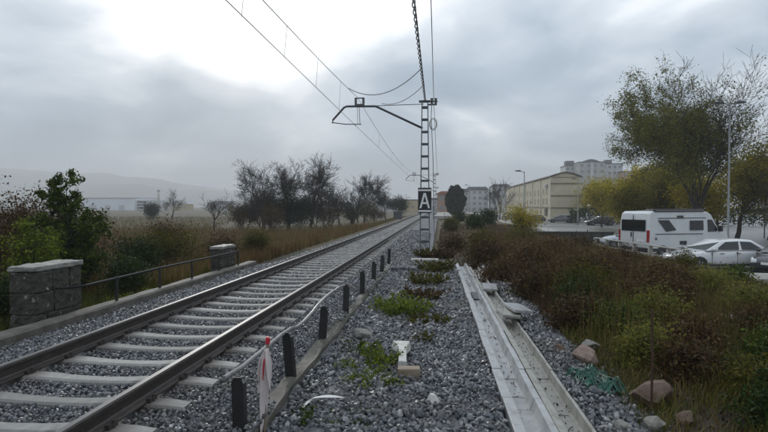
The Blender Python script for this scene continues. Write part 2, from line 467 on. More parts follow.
class MB:
    def __init__(self):
        self.v, self.f = [], []

    def add(self, vs, fs):
        b = len(self.v)
        self.v += [tuple(p) for p in vs]
        self.f += [tuple(i + b for i in q) for q in fs]
        return self

    def box(self, x0, x1, y0, y1, z0, z1, M=None):
        vs = [Vector((x, y, z)) for z in (z0, z1) for x, y in ((x0, y0), (x1, y0), (x1, y1), (x0, y1))]
        if M is not None:
            vs = [M @ p for p in vs]
        return self.add(vs, [(0, 3, 2, 1), (4, 5, 6, 7), (0, 1, 5, 4), (1, 2, 6, 5), (2, 3, 7, 6), (3, 0, 4, 7)])

    def prism(self, poly, axis, a, b, M=None):
        """poly in the plane across axis ('x': (y,z), 'y': (x,z), 'z': (x,y))"""
        n = len(poly)
        vs = []
        for t in (a, b):
            for p, q in poly:
                vs.append(Vector({'x': (t, p, q), 'y': (p, t, q), 'z': (p, q, t)}[axis]))
        if M is not None:
            vs = [M @ p for p in vs]
        fs = [tuple(range(n - 1, -1, -1)), tuple(range(n, 2 * n))]
        fs += [(i, (i + 1) % n, n + (i + 1) % n, n + i) for i in range(n)]
        if axis == 'y':
            fs = [tuple(reversed(q)) for q in fs]
        return self.add(vs, fs)

    def tube(self, pts, r, n=8, caps=True):
        pts = [Vector(p) for p in pts]
        rs = r if isinstance(r, (list, tuple)) else [r] * len(pts)
        b = len(self.v)
        for i, p in enumerate(pts):
            d = (pts[min(i + 1, len(pts) - 1)] - pts[max(i - 1, 0)])
            d = d.normalized() if d.length > 1e-9 else Vector((0, 0, 1))
            u = d.cross(Vector((0, 0, 1)) if abs(d.z) < 0.9 else Vector((1, 0, 0))).normalized()
            w = d.cross(u)
            for k in range(n):
                a = 2 * math.pi * k / n
                self.v.append(tuple(p + (u * math.cos(a) + w * math.sin(a)) * rs[i]))
        for i in range(len(pts) - 1):
            for k in range(n):
                k2 = (k + 1) % n
                self.f.append((b + i * n + k, b + i * n + k2, b + (i + 1) * n + k2, b + (i + 1) * n + k))
        if caps:
            self.f.append(tuple(b + k for k in range(n - 1, -1, -1)))
            e = b + (len(pts) - 1) * n
            self.f.append(tuple(e + k for k in range(n)))
        return self

    def loft(self, sections):
        n = len(sections[0])
        b = len(self.v)
        for s in sections:
            self.v += [tuple(p) for p in s]
        for i in range(len(sections) - 1):
            for k in range(n):
                k2 = (k + 1) % n
                self.f.append((b + i * n + k, b + (i + 1) * n + k, b + (i + 1) * n + k2, b + i * n + k2))
        self.f.append(tuple(b + k for k in range(n)))
        e = b + (len(sections) - 1) * n
        self.f.append(tuple(e + k for k in range(n - 1, -1, -1)))
        return self

    def build(self, name, m, parent=None, smooth=False, bevel=0.0, seg=2, loc=None, rot=None):
        me = bpy.data.meshes.new(name)
        me.from_pydata(self.v, [], self.f)
        import bmesh
        bm = bmesh.new()
        bm.from_mesh(me)
        bmesh.ops.recalc_face_normals(bm, faces=bm.faces)
        bm.to_mesh(me)
        bm.free()
        o = link(name, me, m, parent, smooth, loc, rot)
        if bevel:
            md = o.modifiers.new('bevel', 'BEVEL')
            md.width = bevel
            md.segments = seg
            md.limit_method = 'ANGLE'
            md.angle_limit = R(25)
            if smooth:
                md.harden_normals = False
        return o


def roughen(o, strength, level=3, size=0.12):
    o.modifiers.clear()
    bv = o.modifiers.new('bevel', 'BEVEL'); bv.width = 0.018; bv.segments = 2; bv.limit_method = 'ANGLE'
    sb = o.modifiers.new('sub', 'SUBSURF'); sb.subdivision_type = 'SIMPLE'; sb.levels = level; sb.render_levels = level
    tx = bpy.data.textures.new('clouds', 'CLOUDS'); tx.noise_scale = size; tx.noise_depth = 3
    dp = o.modifiers.new('disp', 'DISPLACE'); dp.texture = tx; dp.strength = strength; dp.mid_level = 0.5; dp.texture_coords = 'GLOBAL'
    return o


def smoothstep(a, b, x):
    t = min(1.0, max(0.0, (x - a) / (b - a)))
    return t * t * (3 - 2 * t)


def lerp_table(tab, x):
    if x <= tab[0][0]:
        return tab[0][1]
    for (a, va), (b, vb) in zip(tab, tab[1:]):
        if x <= b:
            return va + (vb - va) * (x - a) / (b - a)
    return tab[-1][1]


PROFILE = [(-40, -1.2), (-22, -1.0), (-12, -0.75), (-8, -0.5), (-6.6, -0.32), (-6.2, -0.5), (-5.5, -0.7), (-1.5, -0.7), (1.3, -0.7), (1.95, -0.4),
           (3.2, -0.2), (6.0, -0.28), (9.0, -0.55), (12.0, -1.2), (15, -1.2)]


def zt(x, y):
    z = lerp_table(PROFILE, x)
    if y > 0:
        n = mnoise.noise(Vector((x * 0.45, y * 0.45, 0.0))) * 0.09 + mnoise.noise(Vector((x * 1.4, y * 1.4, 4.0))) * 0.03
        w = 1.0 if (x < -7 or 2.2 < x < 10.5) else 0.15
        if abs(x) < 60 and y < 120:
            z += n * w
    return z


# ------------------------------------------------------------------ the ground, parking, hills
def axis_grid(near, far, step, growth):
    a = [0.0]
    s = step
    while a[-1] < far:
        if a[-1] > near:
            s *= growth
        a.append(a[-1] + s)
    return a


gx = axis_grid(14, 2400, 0.5, 1.16)
gy = axis_grid(40, 2400, 0.6, 1.13)
xs = sorted([-v for v in gx[1:]] + gx)
ys = sorted([-v for v in axis_grid(4, 600, 1.5, 1.6)[1:]] + gy)
verts = [(x, y, zt(x, y)) for y in ys for x in xs]
nx = len(xs)
quads = [(j * nx + i, j * nx + i + 1, (j + 1) * nx + i + 1, (j + 1) * nx + i) for j in range(len(ys) - 1) for i in range(nx - 1)]
g_me = fastmesh('ground', verts, quads)
for mname in ('ground', 'soil', 'meadow'):
    g_me.materials.append(MATS[mname])
mi = []
for q in quads:
    cx = (verts[q[0]][0] + verts[q[2]][0]) / 2
    cy = (verts[q[0]][1] + verts[q[2]][1]) / 2
    mi.append(1 if (-13 < cx < 11 and cy < 26) else (2 if (cx < -26 or cy > 60 and cx < -12) else 0))
g_me.polygons.foreach_set('material_index', mi)
structure(link('ground', g_me, smooth=True))

p = MB()
p.box(12.2, 120, 22.0, 230, -1.32, -1.185)
structure(p.build('parking_lot', 'asphalt'))
p = MB()
p.box(11.75, 12.2, 21.0, 110, -1.4, -1.09)
structure(p.build('kerb', 'path', bevel=0.02))
p = MB()
p.box(7.2, 11.7, 46, 200, -1.4, -0.62)
structure(p.build('pavement', 'path', bevel=0.03))


def ridge(name, d, az0, az1, prof, seed, depth=900):
    """a range of hills: rows of a grid climbing to a ridge line then falling behind it"""
    na, nd = 60, 10
    V, Q = [], []
    for j in range(nd):
        t = j / (nd - 1)
        for i in range(na):
            s = i / (na - 1)
            az = R(az0 + (az1 - az0) * s)
            h = lerp_table(prof, s)
            env = math.sin(min(1, t * 1.6) * math.pi / 2) if t < 0.625 else math.cos((t - 0.625) / 0.375 * math.pi / 2)
            nz = mnoise.fractal(Vector((s * 9 + seed, t * 3.0, seed)), 0.9, 2.0, 5) * 0.14
            z = -4 + h * max(0, env + nz * env)
            rr = d + (t - 0.6) * depth
            V.append((math.sin(az) * rr, math.cos(az) * rr, z))
    for j in range(nd - 1):
        for i in range(na - 1):
            Q.append((j * na + i, j * na + i + 1, (j + 1) * na + i + 1, (j + 1) * na + i))
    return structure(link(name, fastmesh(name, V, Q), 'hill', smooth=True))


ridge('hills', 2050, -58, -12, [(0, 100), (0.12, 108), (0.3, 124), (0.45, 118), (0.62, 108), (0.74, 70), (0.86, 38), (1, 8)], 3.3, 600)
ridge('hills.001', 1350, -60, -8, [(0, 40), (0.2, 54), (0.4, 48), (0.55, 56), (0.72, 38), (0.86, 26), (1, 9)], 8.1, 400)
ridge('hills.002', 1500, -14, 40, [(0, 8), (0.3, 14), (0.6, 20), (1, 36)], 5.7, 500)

# ------------------------------------------------------------------ ballast bed and stones
TRK = -3.605
bed = []
BX = [(-6.05, -0.17), (-5.5, -0.13), (-5.0, -0.075), (-4.6, -0.06), (-4.1, -0.075), (-3.6, -0.085), (-3.1, -0.075), (-2.6, -0.06), (-2.2, -0.07),
      (-1.9, -0.1), (-1.7, -0.14)]
BX_FAR = [(-6.9, -0.62), (-6.0, -0.33), (-5.2, -0.09), (-4.6, -0.06), (-4.1, -0.075), (-3.6, -0.085), (-3.1, -0.075), (-2.6, -0.06), (-2.0, -0.09),
          (-1.2, -0.3), (-0.4, -0.5)]
bys = [2.0 + 0.25 * i for i in range(80)]
while bys[-1] < 420:
    bys.append(bys[-1] * 1.05)
for y in bys:
    w = smoothstep(15.5, 19.5, y)
    for (xa, za), (xb, zb) in zip(BX, BX_FAR):
        x, z = xa + (xb - xa) * w, za + (zb - za) * w
        bed.append((x, y, z + 0.012 * mnoise.noise(Vector((x * 3, y * 3, 1)))))
nb = len(BX)
q = [(j * nb + i, j * nb + i + 1, (j + 1) * nb + i + 1, (j + 1) * nb + i) for j in range(len(bys) - 1) for i in range(nb - 1)]
structure(link('ballast_bed', fastmesh('ballast_bed', bed, q), 'ballast_bed', smooth=True))

# right-hand gravel strip beside the track
gv, gq = [], []
gxs = [-1.62, -1.3, -0.9, -0.5, -0.1, 0.3, 0.63, 0.71, 1.0, 1.38, 1.44, 1.8, 2.3]
gys = [2.0 + 0.3 * i for i in range(62)]


def xl(y):
    return 0.665 - 0.009 * (y - 4.7)


def zgravel(x, y):
    edge = smoothstep(1.5, 2.3, x) * 0.12 + (0.25 if 0.66 < x < 1.42 else 0.0)
    edge -= 0.1 * (1 - smoothstep(-1.6, -1.1, x))
    return -0.27 - edge + 0.035 * mnoise.noise(Vector((x * 1.1, y * 1.1, 2.0))) + 0.02 * mnoise.noise(Vector((x * 3, y * 3, 5.0)))


for y in gys:
    for x in gxs:
        gv.append((x, y, zgravel(x, y)))
nb = len(gxs)
gq = [(j * nb + i, j * nb + i + 1, (j + 1) * nb + i + 1, (j + 1) * nb + i) for j in range(len(gys) - 1) for i in range(nb - 1)]
structure(link('gravel_bed', fastmesh('gravel_bed', gv, gq), 'ballast_bed', smooth=True))


def rock_mesh(name, seed, sx=1, sy=1, sz=0.75, sub=1, rough=0.28, cuts=5):
    import bmesh
    rng = random.Random(seed)
    bm = bmesh.new()
    bmesh.ops.create_icosphere(bm, subdivisions=sub, radius=1.0)
    planes = []
    for _ in range(cuts):
        d = Vector((rng.gauss(0, 1), rng.gauss(0, 1), rng.gauss(0, 1))).normalized()
        planes.append((d, rng.uniform(0.45, 0.8)))
    for v in bm.verts:
        for d, k in planes:
            t = v.co.dot(d)
            if t > k:
                v.co -= d * (t - k)
        v.co *= 1 + rough * mnoise.noise(v.co * 1.3 + Vector((seed * 3.7, seed, 0)))
        v.co = Vector((v.co.x * sx, v.co.y * sy, v.co.z * sz))
    me = bpy.data.meshes.new(name)
    bm.to_mesh(me)
    bm.free()
    return me


stone_col = bpy.data.collections.new('stone_kinds')
for k in range(7):
    me = rock_mesh('stone', 11 + k, 1.15, 0.85 + 0.08 * (k % 3), 0.72, 1, 0.3, 6)
    me.materials.append(MATS['stone_grey'])
    stone_col.objects.link(bpy.data.objects.new('stone', me))


def stone_group(seed):
    ng = bpy.data.node_groups.new('scatter_stones', 'GeometryNodeTree')
    ng.interface.new_socket('Geometry', in_out='INPUT', socket_type='NodeSocketGeometry')
    ng.interface.new_socket('Geometry', in_out='OUTPUT', socket_type='NodeSocketGeometry')
    gi = ng.nodes.new('NodeGroupInput'); go = ng.nodes.new('NodeGroupOutput')
    ci = ng.nodes.new('GeometryNodeCollectionInfo')
    ci.inputs['Collection'].default_value = stone_col
    ci.inputs['Separate Children'].default_value = True
    ci.inputs['Reset Children'].default_value = True
    ip = ng.nodes.new('GeometryNodeInstanceOnPoints')
    ip.inputs['Pick Instance'].default_value = True
    rv = ng.nodes.new('FunctionNodeRandomValue'); rv.data_type = 'FLOAT_VECTOR'
    rv.inputs[0].default_value = (0, 0, 0); rv.inputs[1].default_value = (6.28, 6.28, 6.28)
    rv.inputs['Seed'].default_value = seed
    ri = ng.nodes.new('FunctionNodeRandomValue'); ri.data_type = 'INT'
    na = ng.nodes.new('GeometryNodeInputNamedAttribute'); na.data_type = 'FLOAT'
    na.inputs['Name'].default_value = 'size'
    L = ng.links.new
    L(gi.outputs[0], ip.inputs['Points'])
    L(ci.outputs[0], ip.inputs['Instance'])
    L(rv.outputs['Value'], ip.inputs['Rotation'])
    for s in ri.inputs:
        if s.name == 'Max' and s.type == 'INT':
            s.default_value = 6
        if s.name == 'Min' and s.type == 'INT':
            s.default_value = 0
    for s in ri.outputs:
        if s.type == 'INT':
            L(s, ip.inputs['Instance Index'])
    for s in na.outputs:
        if s.name == 'Attribute' and s.enabled:
            L(s, ip.inputs['Scale']); break
    L(ip.outputs[0], go.inputs[0])
    return ng


def scatter(name, pts, sizes, label, cat, seed):
    me = bpy.data.meshes.new(name)
    me.vertices.add(len(pts))
    me.vertices.foreach_set('co', np.asarray(pts, dtype=np.float32).ravel())
    at = me.attributes.new('size', 'FLOAT', 'POINT')
    at.data.foreach_set('value', np.asarray(sizes, dtype=np.float32))
    o = link(name, me)
    md = o.modifiers.new('stones', 'NODES')
    md.node_group = stone_group(seed)
    tag(o, label, cat, kind='stuff')
    return o


rs = np.random.RandomState(5)
SLEEP_Y0, SLEEP_D = 3.36, 0.6


def bed_z(x, y):
    w = smoothstep(15.5, 19.5, y)
    za = lerp_table(BX, x)
    zb = lerp_table(BX_FAR, x)
    return za + (zb - za) * w


def over_sleeper(x, y, margin=0.0):
    if not (TRK - 1.3 < x < TRK + 1.3):
        return False
    k = round((y - SLEEP_Y0) / SLEEP_D)
    return abs(y - (SLEEP_Y0 + k * SLEEP_D)) < 0.105 - margin


pts, sz = [], []
for y0, y1, sp, sr in ((2.8, 8.0, 0.042, 0.0265), (8.0, 13.0, 0.054, 0.031), (13.0, 22.0, 0.08, 0.042), (22.0, 42.0, 0.14, 0.062)):
    for y in np.arange(y0, y1, sp):
        xlo, xr = (-5.98, -1.5) if y < 16 else (-6.5, -0.7)
        if y < 6.5:
            xlo = max(xlo, -1.0 * y - 1.2)
        for x in np.arange(xlo, xr, sp):
            xx = x + rs.uniform(-.5, .5) * sp
            yy = y + rs.uniform(-.5, .5) * sp
            s = sr * rs.uniform(0.6, 1.15)
            if over_sleeper(xx, yy, 0.02) and rs.rand() > 0.05:
                continue
            if abs(xx - (TRK - 0.865)) < 0.075 or abs(xx - (TRK + 0.865)) < 0.075:
                continue
            z = bed_z(xx, yy) + rs.uniform(0.012, 0.036)
            if y < 16 and xx > -1.76:
                if mnoise.noise(Vector((yy * 0.9, xx, 3.3))) < 0.06 + 0.9 * (xx + 1.76):
                    continue
                z = -0.045 + rs.uniform(0, 0.03)
            if abs(xx - TRK) > 1.4:
                z += 0.02 * mnoise.noise(Vector((xx * 2, yy * 2, 3)))
            pts.append((xx, yy, z)); sz.append(s)
scatter('ballast_stones', pts, sz, 'wet grey crushed stone ballast packed around the railway sleepers', 'ballast', 3)

pts, sz = [], []
for y0, y1, sp, sr in ((3.6, 8.5, 0.05, 0.034), (8.5, 14.0, 0.066, 0.042), (14.0, 20.0, 0.10, 0.058)):
    for y in np.arange(y0, y1, sp):
        for x in np.arange(-1.5, 2.35, sp):
            xx = x + rs.uniform(-.5, .5) * sp
            yy = y + rs.uniform(-.5, .5) * sp
            if xl(yy) - 0.02 < xx < xl(yy) + 0.75:
                continue
            if xx > 1.5 and rs.rand() < (xx - 1.5) * 0.9:
                continue
            s = sr * rs.uniform(0.5, 1.3)
            if rs.rand() < 0.06:
                s *= 1.6
            pts.append((xx, yy, zgravel(xx, yy) + rs.uniform(0, 0.03))); sz.append(s)
scatter('loose_stones', pts, sz, 'loose grey gravel strewn between the kerb and the cable troughs', 'gravel', 8)

# ------------------------------------------------------------------ railway track
trk = empty('railway_track', (TRK, 0, 0))
tag(trk, 'straight single railway track of two steel rails on concrete sleepers', 'railway track')
RAIL = [(-0.075, 0.0), (0.075, 0.0), (0.075, 0.012), (0.022, 0.03), (0.009, 0.045), (0.009, 0.115), (0.036, 0.13), (0.036, 0.16), (0.028, 0.17),
        (-0.028, 0.17), (-0.036, 0.16), (-0.036, 0.13), (-0.009, 0.115), (-0.009, 0.045), (-0.022, 0.03), (-0.075, 0.012)]
for s in (-1, 1):
    m = MB()
    m.prism([(px + s * 0.865, pz + 0.006) for px, pz in RAIL], 'y', 1.0, 400)
    r = m.build('rail', 'rail_side', trk)
    m = MB()
    m.prism([(px + s * 0.865, pz) for px, pz in ((-0.026, 0.1765), (0.026, 0.1765), (0.026, 0.179), (-0.026, 0.179))], 'y', 1.0, 400)
    m.build('running_surface', 'rail_top', r)

SECX = [(-1.3, 0.115, -0.015), (-1.12, 0.125, 0.0), (-0.865, 0.13, 0.004), (-0.6, 0.125, 0.0), (-0.3, 0.11, -0.018), (0, 0.105, -0.024), (0.3, 0.11, -0.018),
        (0.6, 0.125, 0.0), (0.865, 0.13, 0.004), (1.12, 0.125, 0.0), (1.3, 0.115, -0.015)]
m = MB()
m.loft([[(x, -w - 0.02, -0.22), (x, w + 0.02, -0.22), (x, w, z - 0.02), (x, w - 0.02, z), (x, -w + 0.02, z), (x, -w, z - 0.02)] for x, w, z in [(x_, w_ * 0.8, z_) for x_, w_, z_ in SECX]])
first = m.build('sleeper', 'sleeper', trk, loc=(0, SLEEP_Y0, 0))
mc = MB()
mc.box(-0.02, 0.02, -0.06, 0.06, 0.002, 0.045)
mc.tube([(0.018, 0, 0.0), (0.018, 0, 0.07)], 0.014, 6)
clip0 = None


def add_clips(sl):
    global clip0
    for s_ in (-1, 1):
        for q_ in (-1, 1):
            if clip0 is None:
                c_ = clip0 = mc.build('rail_clip', 'clip', sl)
            else:
                c_ = clip0.copy(); col.objects.link(c_); c_.parent = sl
            c_.location = (s_ * 0.865 + q_ * 0.082, 0, 0)
            c_.rotation_euler = (0, 0, 0 if q_ > 0 else math.pi)


add_clips(first)
for k in range(1, 170):
    o = first.copy(); o.location = (0, SLEEP_Y0 + SLEEP_D * k, rs.uniform(-0.004, 0.004)); col.objects.link(o); o.parent = trk
    o.rotation_euler = (0, 0, rs.uniform(-0.006, 0.006))
    if k < 40:
        add_clips(o)

# ------------------------------------------------------------------ kerbs of the culvert


def rough_beam(name, x0, x1, y0, y1, z0, z1, m, seed, step=0.22, amp=0.02):
    ny = int((y1 - y0) / step) + 1
    mbx = MB()
    secs = []
    for j in range(ny + 1):
        y = y0 + (y1 - y0) * j / ny
        def nn(k):
            return amp * mnoise.noise(Vector((seed + k * 3.1, y * 1.7, k)))
        secs.append([(x0 + nn(0), y, z0), (x1 + nn(1), y, z0), (x1 + nn(2), y, z1 - 0.03 + nn(3)), (x1 - 0.03 + nn(2), y, z1 + nn(4)), (x0 + 0.03 + nn(5), y, z1 + nn(6)),
                     (x0 + nn(5), y, z1 - 0.03 + nn(7))])
    mbx.loft(secs)
    return mbx.build(name, m, bevel=0.0)


tag(rough_beam('concrete_kerb', -6.28, -6.0, 2.0, 16.6, -0.8, 0.0, 'kerb', 2.0, amp=0.02),
    'long low concrete kerb holding the ballast beside the left stone pillars', 'kerb')
tag(rough_beam('concrete_kerb', -1.72, -1.56, 2.0, 17.6, -0.6, -0.09, 'kerb', 7.0, amp=0.05),
    'weathered uneven concrete kerb under the short black posts', 'kerb')

# stone pillars


def pillar(x0, x1, y0, y1, z0, z1, label, seed):
    root = empty('stone_pillar', ((x0 + x1) / 2, (y0 + y1) / 2, z0))
    tag(root, label, 'pillar')
    ax, ay, h = (x1 - x0) / 2, (y1 - y0) / 2, z1 - z0
    rng = random.Random(seed)
    courses = 3
    ch = (h - 0.09) / courses
    MB().box(-ax + 0.03, ax - 0.03, -ay + 0.03, ay - 0.03, 0, h - 0.09).build('core', 'old_stone', root)
    for c in range(courses):
        z_a, z_b = c * ch + 0.006, (c + 1) * ch - 0.006
        cuts = [-ay, rng.uniform(-0.25, 0.25) * ay, ay] if c % 2 else [-ay, -ay * 0.4 + rng.uniform(-.1, .1), ay * 0.45, ay]
        for a, b in zip(cuts, cuts[1:]):
            e = rng.uniform(0, 0.012)
            o_ = MB().box(-ax - e, ax + e, a + 0.008, b - 0.008, z_a, z_b).build('stone_block', 'old_stone', root)
            roughen(o_, 0.05, 4)
    roughen(MB().box(-ax - 0.02, ax + 0.02, -ay - 0.02, ay + 0.02, h - 0.088, h).build('cap_stone', 'cap_stone', root), 0.045, 4)
    return root


pillar(-6.86, -6.42, 7.65, 8.75, -0.3, 0.84, 'large blocky stone pillar with pale flat cap near the left edge', 4)
pillar(-6.72, -6.36, 14.7, 15.7, -0.3, 0.62, 'smaller dark stone pillar with pale cap at the far end of the left railing', 9)

# left railing
lr = empty('metal_railing', (-6.16, 7.9, 0))
tag(lr, 'low dark pipe railing on slim posts between the two stone pillars', 'railing')
m = MB()
m.tube([(-0.2, 0.25, 0.42), (0.0, 0.6, 0.42), (0.0, 3.0, 0.44), (0.02, 5.6, 0.43), (0.0, 7.6, 0.42)], 0.024, 8)
m.build('rail', 'dark_pipe', lr)
for yy in (1.45, 3.0, 4.5, 6.1, 7.5):
    MB().prism([(-0.028, -0.05), (0.028, -0.05), (0.028, 0.43), (0.0, 0.47), (-0.028, 0.45)], 'x', -0.05, -0.02, Matrix.Translation((0.05, yy, 0))).build('post', 'black_steel', lr)

# right railing: black plate posts and a bent pipe
rr = empty('bent_railing', (-1.66, 4.15, 0))
tag(rr, 'short black plate posts with a bent pale pipe rail along the right kerb', 'railing')
PY = [4.15, 5.62, 7.25, 9.1, 11.1, 13.0, 14.9, 17.0]
rng = random.Random(3)
for k, y in enumerate(PY):
    h = 0.40 + rng.uniform(-0.02, 0.03)
    M = Matrix.Translation((0, y - 4.15, 0)) @ Matrix.Rotation(rng.uniform(-0.12, 0.12), 4, 'Z') @ Matrix.Rotation(rng.uniform(-0.07, 0.07), 4, 'Y') @ Matrix.Rotation(rng.uniform(-0.06, 0.06), 4, 'X')
    m = MB()
    m.prism([(-0.05, -0.12), (0.05, -0.12), (0.05, h - 0.05), (0.03, h), (-0.025, h), (-0.05, h - 0.035)], 'y', -0.012, 0.0, M)
    m.box(0.04, 0.05, 0.0, 0.07, -0.12, h - 0.055, M)
    m.build('post', 'black_steel', rr, bevel=0.003)
m = MB()
m.tube([(-0.09, -0.08, 0.405), (-0.06, 0.25, 0.40), (-0.06, 0.9, 0.40), (-0.055, 1.42, 0.405), (-0.06, 1.75, 0.385), (-0.075, 2.05, 0.33), (-0.08, 2.35, 0.32), (-0.075, 2.8, 0.35),
        (-0.065, 3.12, 0.40), (-0.07, 3.6, 0.42), (-0.085, 4.3, 0.41)], 0.021, 8)
m.build('bent_pipe', 'pipe', rr)
m = MB()
m.tube([(-0.12, 4.5, 0.37), (-0.08, 4.75, 0.40), (-0.02, 4.95, 0.41)], 0.02, 8)
m.build('pipe_stub', 'pipe', rr)

# ------------------------------------------------------------------ cable troughs


def trough_run(name, x_at, y0, n, w, prof, m, label, seed):
    """n one-metre U-shaped segments, following x_at(y)"""
    root = empty(name, (0, 0, 0))
    tag(root, label, 'cable trough')
    rng = random.Random(seed)
    mbx = MB(); mbx.prism(prof, 'y', 0.006, 0.994)
    base = None
    for k in range(n):
        ya = y0 + k
        xa, xb = x_at(ya), x_at(ya + 1)
        loc = (xa + rng.uniform(-0.006, 0.006), ya, -0.21 + rng.uniform(-0.007, 0.007))
        rot = (rng.uniform(-0.008, 0.008), rng.uniform(-0.012, 0.012), -math.atan2(xb - xa, 1.0) + rng.uniform(-0.004, 0.004))
        if base is None:
            base = mbx.build('trough_segment', m, root, bevel=0.008, loc=loc, rot=rot)
        else:
            o = base.copy(); col.objects.link(o); o.parent = root; o.location = loc; o.rotation_euler = rot
    return root


U1 = [(0, -0.16), (0.40, -0.16), (0.40, 0.0), (0.33, 0.0), (0.325, -0.02), (0.29, -0.13), (0.15, -0.13), (0.115, -0.015), (0.11, 0.0), (0.0, 0.0)]
U2 = [(0, -0.16), (0.33, -0.16), (0.33, 0.0), (0.295, 0.0), (0.28, -0.12), (0.10, -0.12), (0.075, 0.0), (0.0, 0.0)]
trough_run('cable_trough', xl, 2.6, 16, 0.4, U1, 'trough', 'open pale grey concrete cable trough, the wider one nearer the track', 5)
trough_run('cable_trough', lambda y: xl(y) + 0.408, 2.6, 15, 0.33, U2, 'trough_beige', 'open beige stained concrete cable trough, the narrower one beside the weeds', 6)


def slab(name, x, y, z, sx, sy, sz, rot, m, label, cat, bevel=0.008, group=None):
    b = MB(); b.box(-sx / 2, sx / 2, -sy / 2, sy / 2, 0, sz)
    o = b.build(name, m, bevel=bevel, loc=(x, y, z), rot=rot)
    return tag(o, label, cat, group)


slab('trough_lid', 1.26, 9.75, -0.195, 0.3, 0.75, 0.05, (0.0, 0.03, 0.12), 'trough_beige', 'lowest concrete trough lid of the little pile, lying on the beige trough', 'lid')
slab('trough_lid', 1.3, 9.6, -0.135, 0.3, 0.75, 0.05, (0.02, 0.05, -0.15), 'trough_beige', 'middle concrete trough lid of the little pile beside the brown thicket', 'lid')
slab('trough_lid', 1.4, 9.7, -0.075, 0.32, 0.8, 0.055, (-0.02, 0.07, 0.16), 'trough', 'topmost pale concrete lid lying askew on the lid pile', 'lid')
slab('trough_lid', 0.83, 12.4, -0.335, 0.16, 0.75, 0.05, (0.05, 0.1, 0.02), 'galv_dark', 'dark lid slipped down inside the grey trough', 'lid')
slab('trough_lid', 1.22, 13.0, -0.2, 0.34, 0.9, 0.05, (0.0, 0.02, -0.05), 'trough', 'pale lid still covering the far end of the beige trough', 'lid')
# dead twigs lying in the trough
rng = random.Random(21)
for k, (x, y, a, l) in enumerate(((1.2, 5.4, 0.3, 0.22), (1.24, 5.1, 1.0, 0.16), (1.23, 4.95, -0.6, 0.2), (1.2, 4.75, 0.15, 0.18), (0.84, 5.9, 0.1, 0.2), (0.85, 6.6, 1.2, 0.15))):
    m = MB()
    dx, dy = math.cos(a) * l / 2, math.sin(a) * l / 2
    zf = -0.322 if x > 1 else -0.332
    m.tube([(-dx, -dy, 0), (0, 0.008, 0.012), (dx, dy, 0.004)], [0.004, 0.0045, 0.003], 5)
    if k % 2 == 0:
        m.tube([(0, 0.008, 0.012), (dx * 0.5 - dy * 0.4, dy * 0.5 + dx * 0.4, 0.015)], [0.0035, 0.002], 5)
    tag(m.build('twig', 'bark_warm', loc=(x, y, zf)), ('farthest forked twig in the beige trough', 'second farthest dead twig in the beige trough', 'second nearest forked twig in the beige trough',
        'nearest straight twig in the beige trough', 'nearer forked twig in the grey trough', 'farther straight twig in the grey trough')[k], 'twig', 'twigs in the troughs')

# ------------------------------------------------------------------ catenary masts


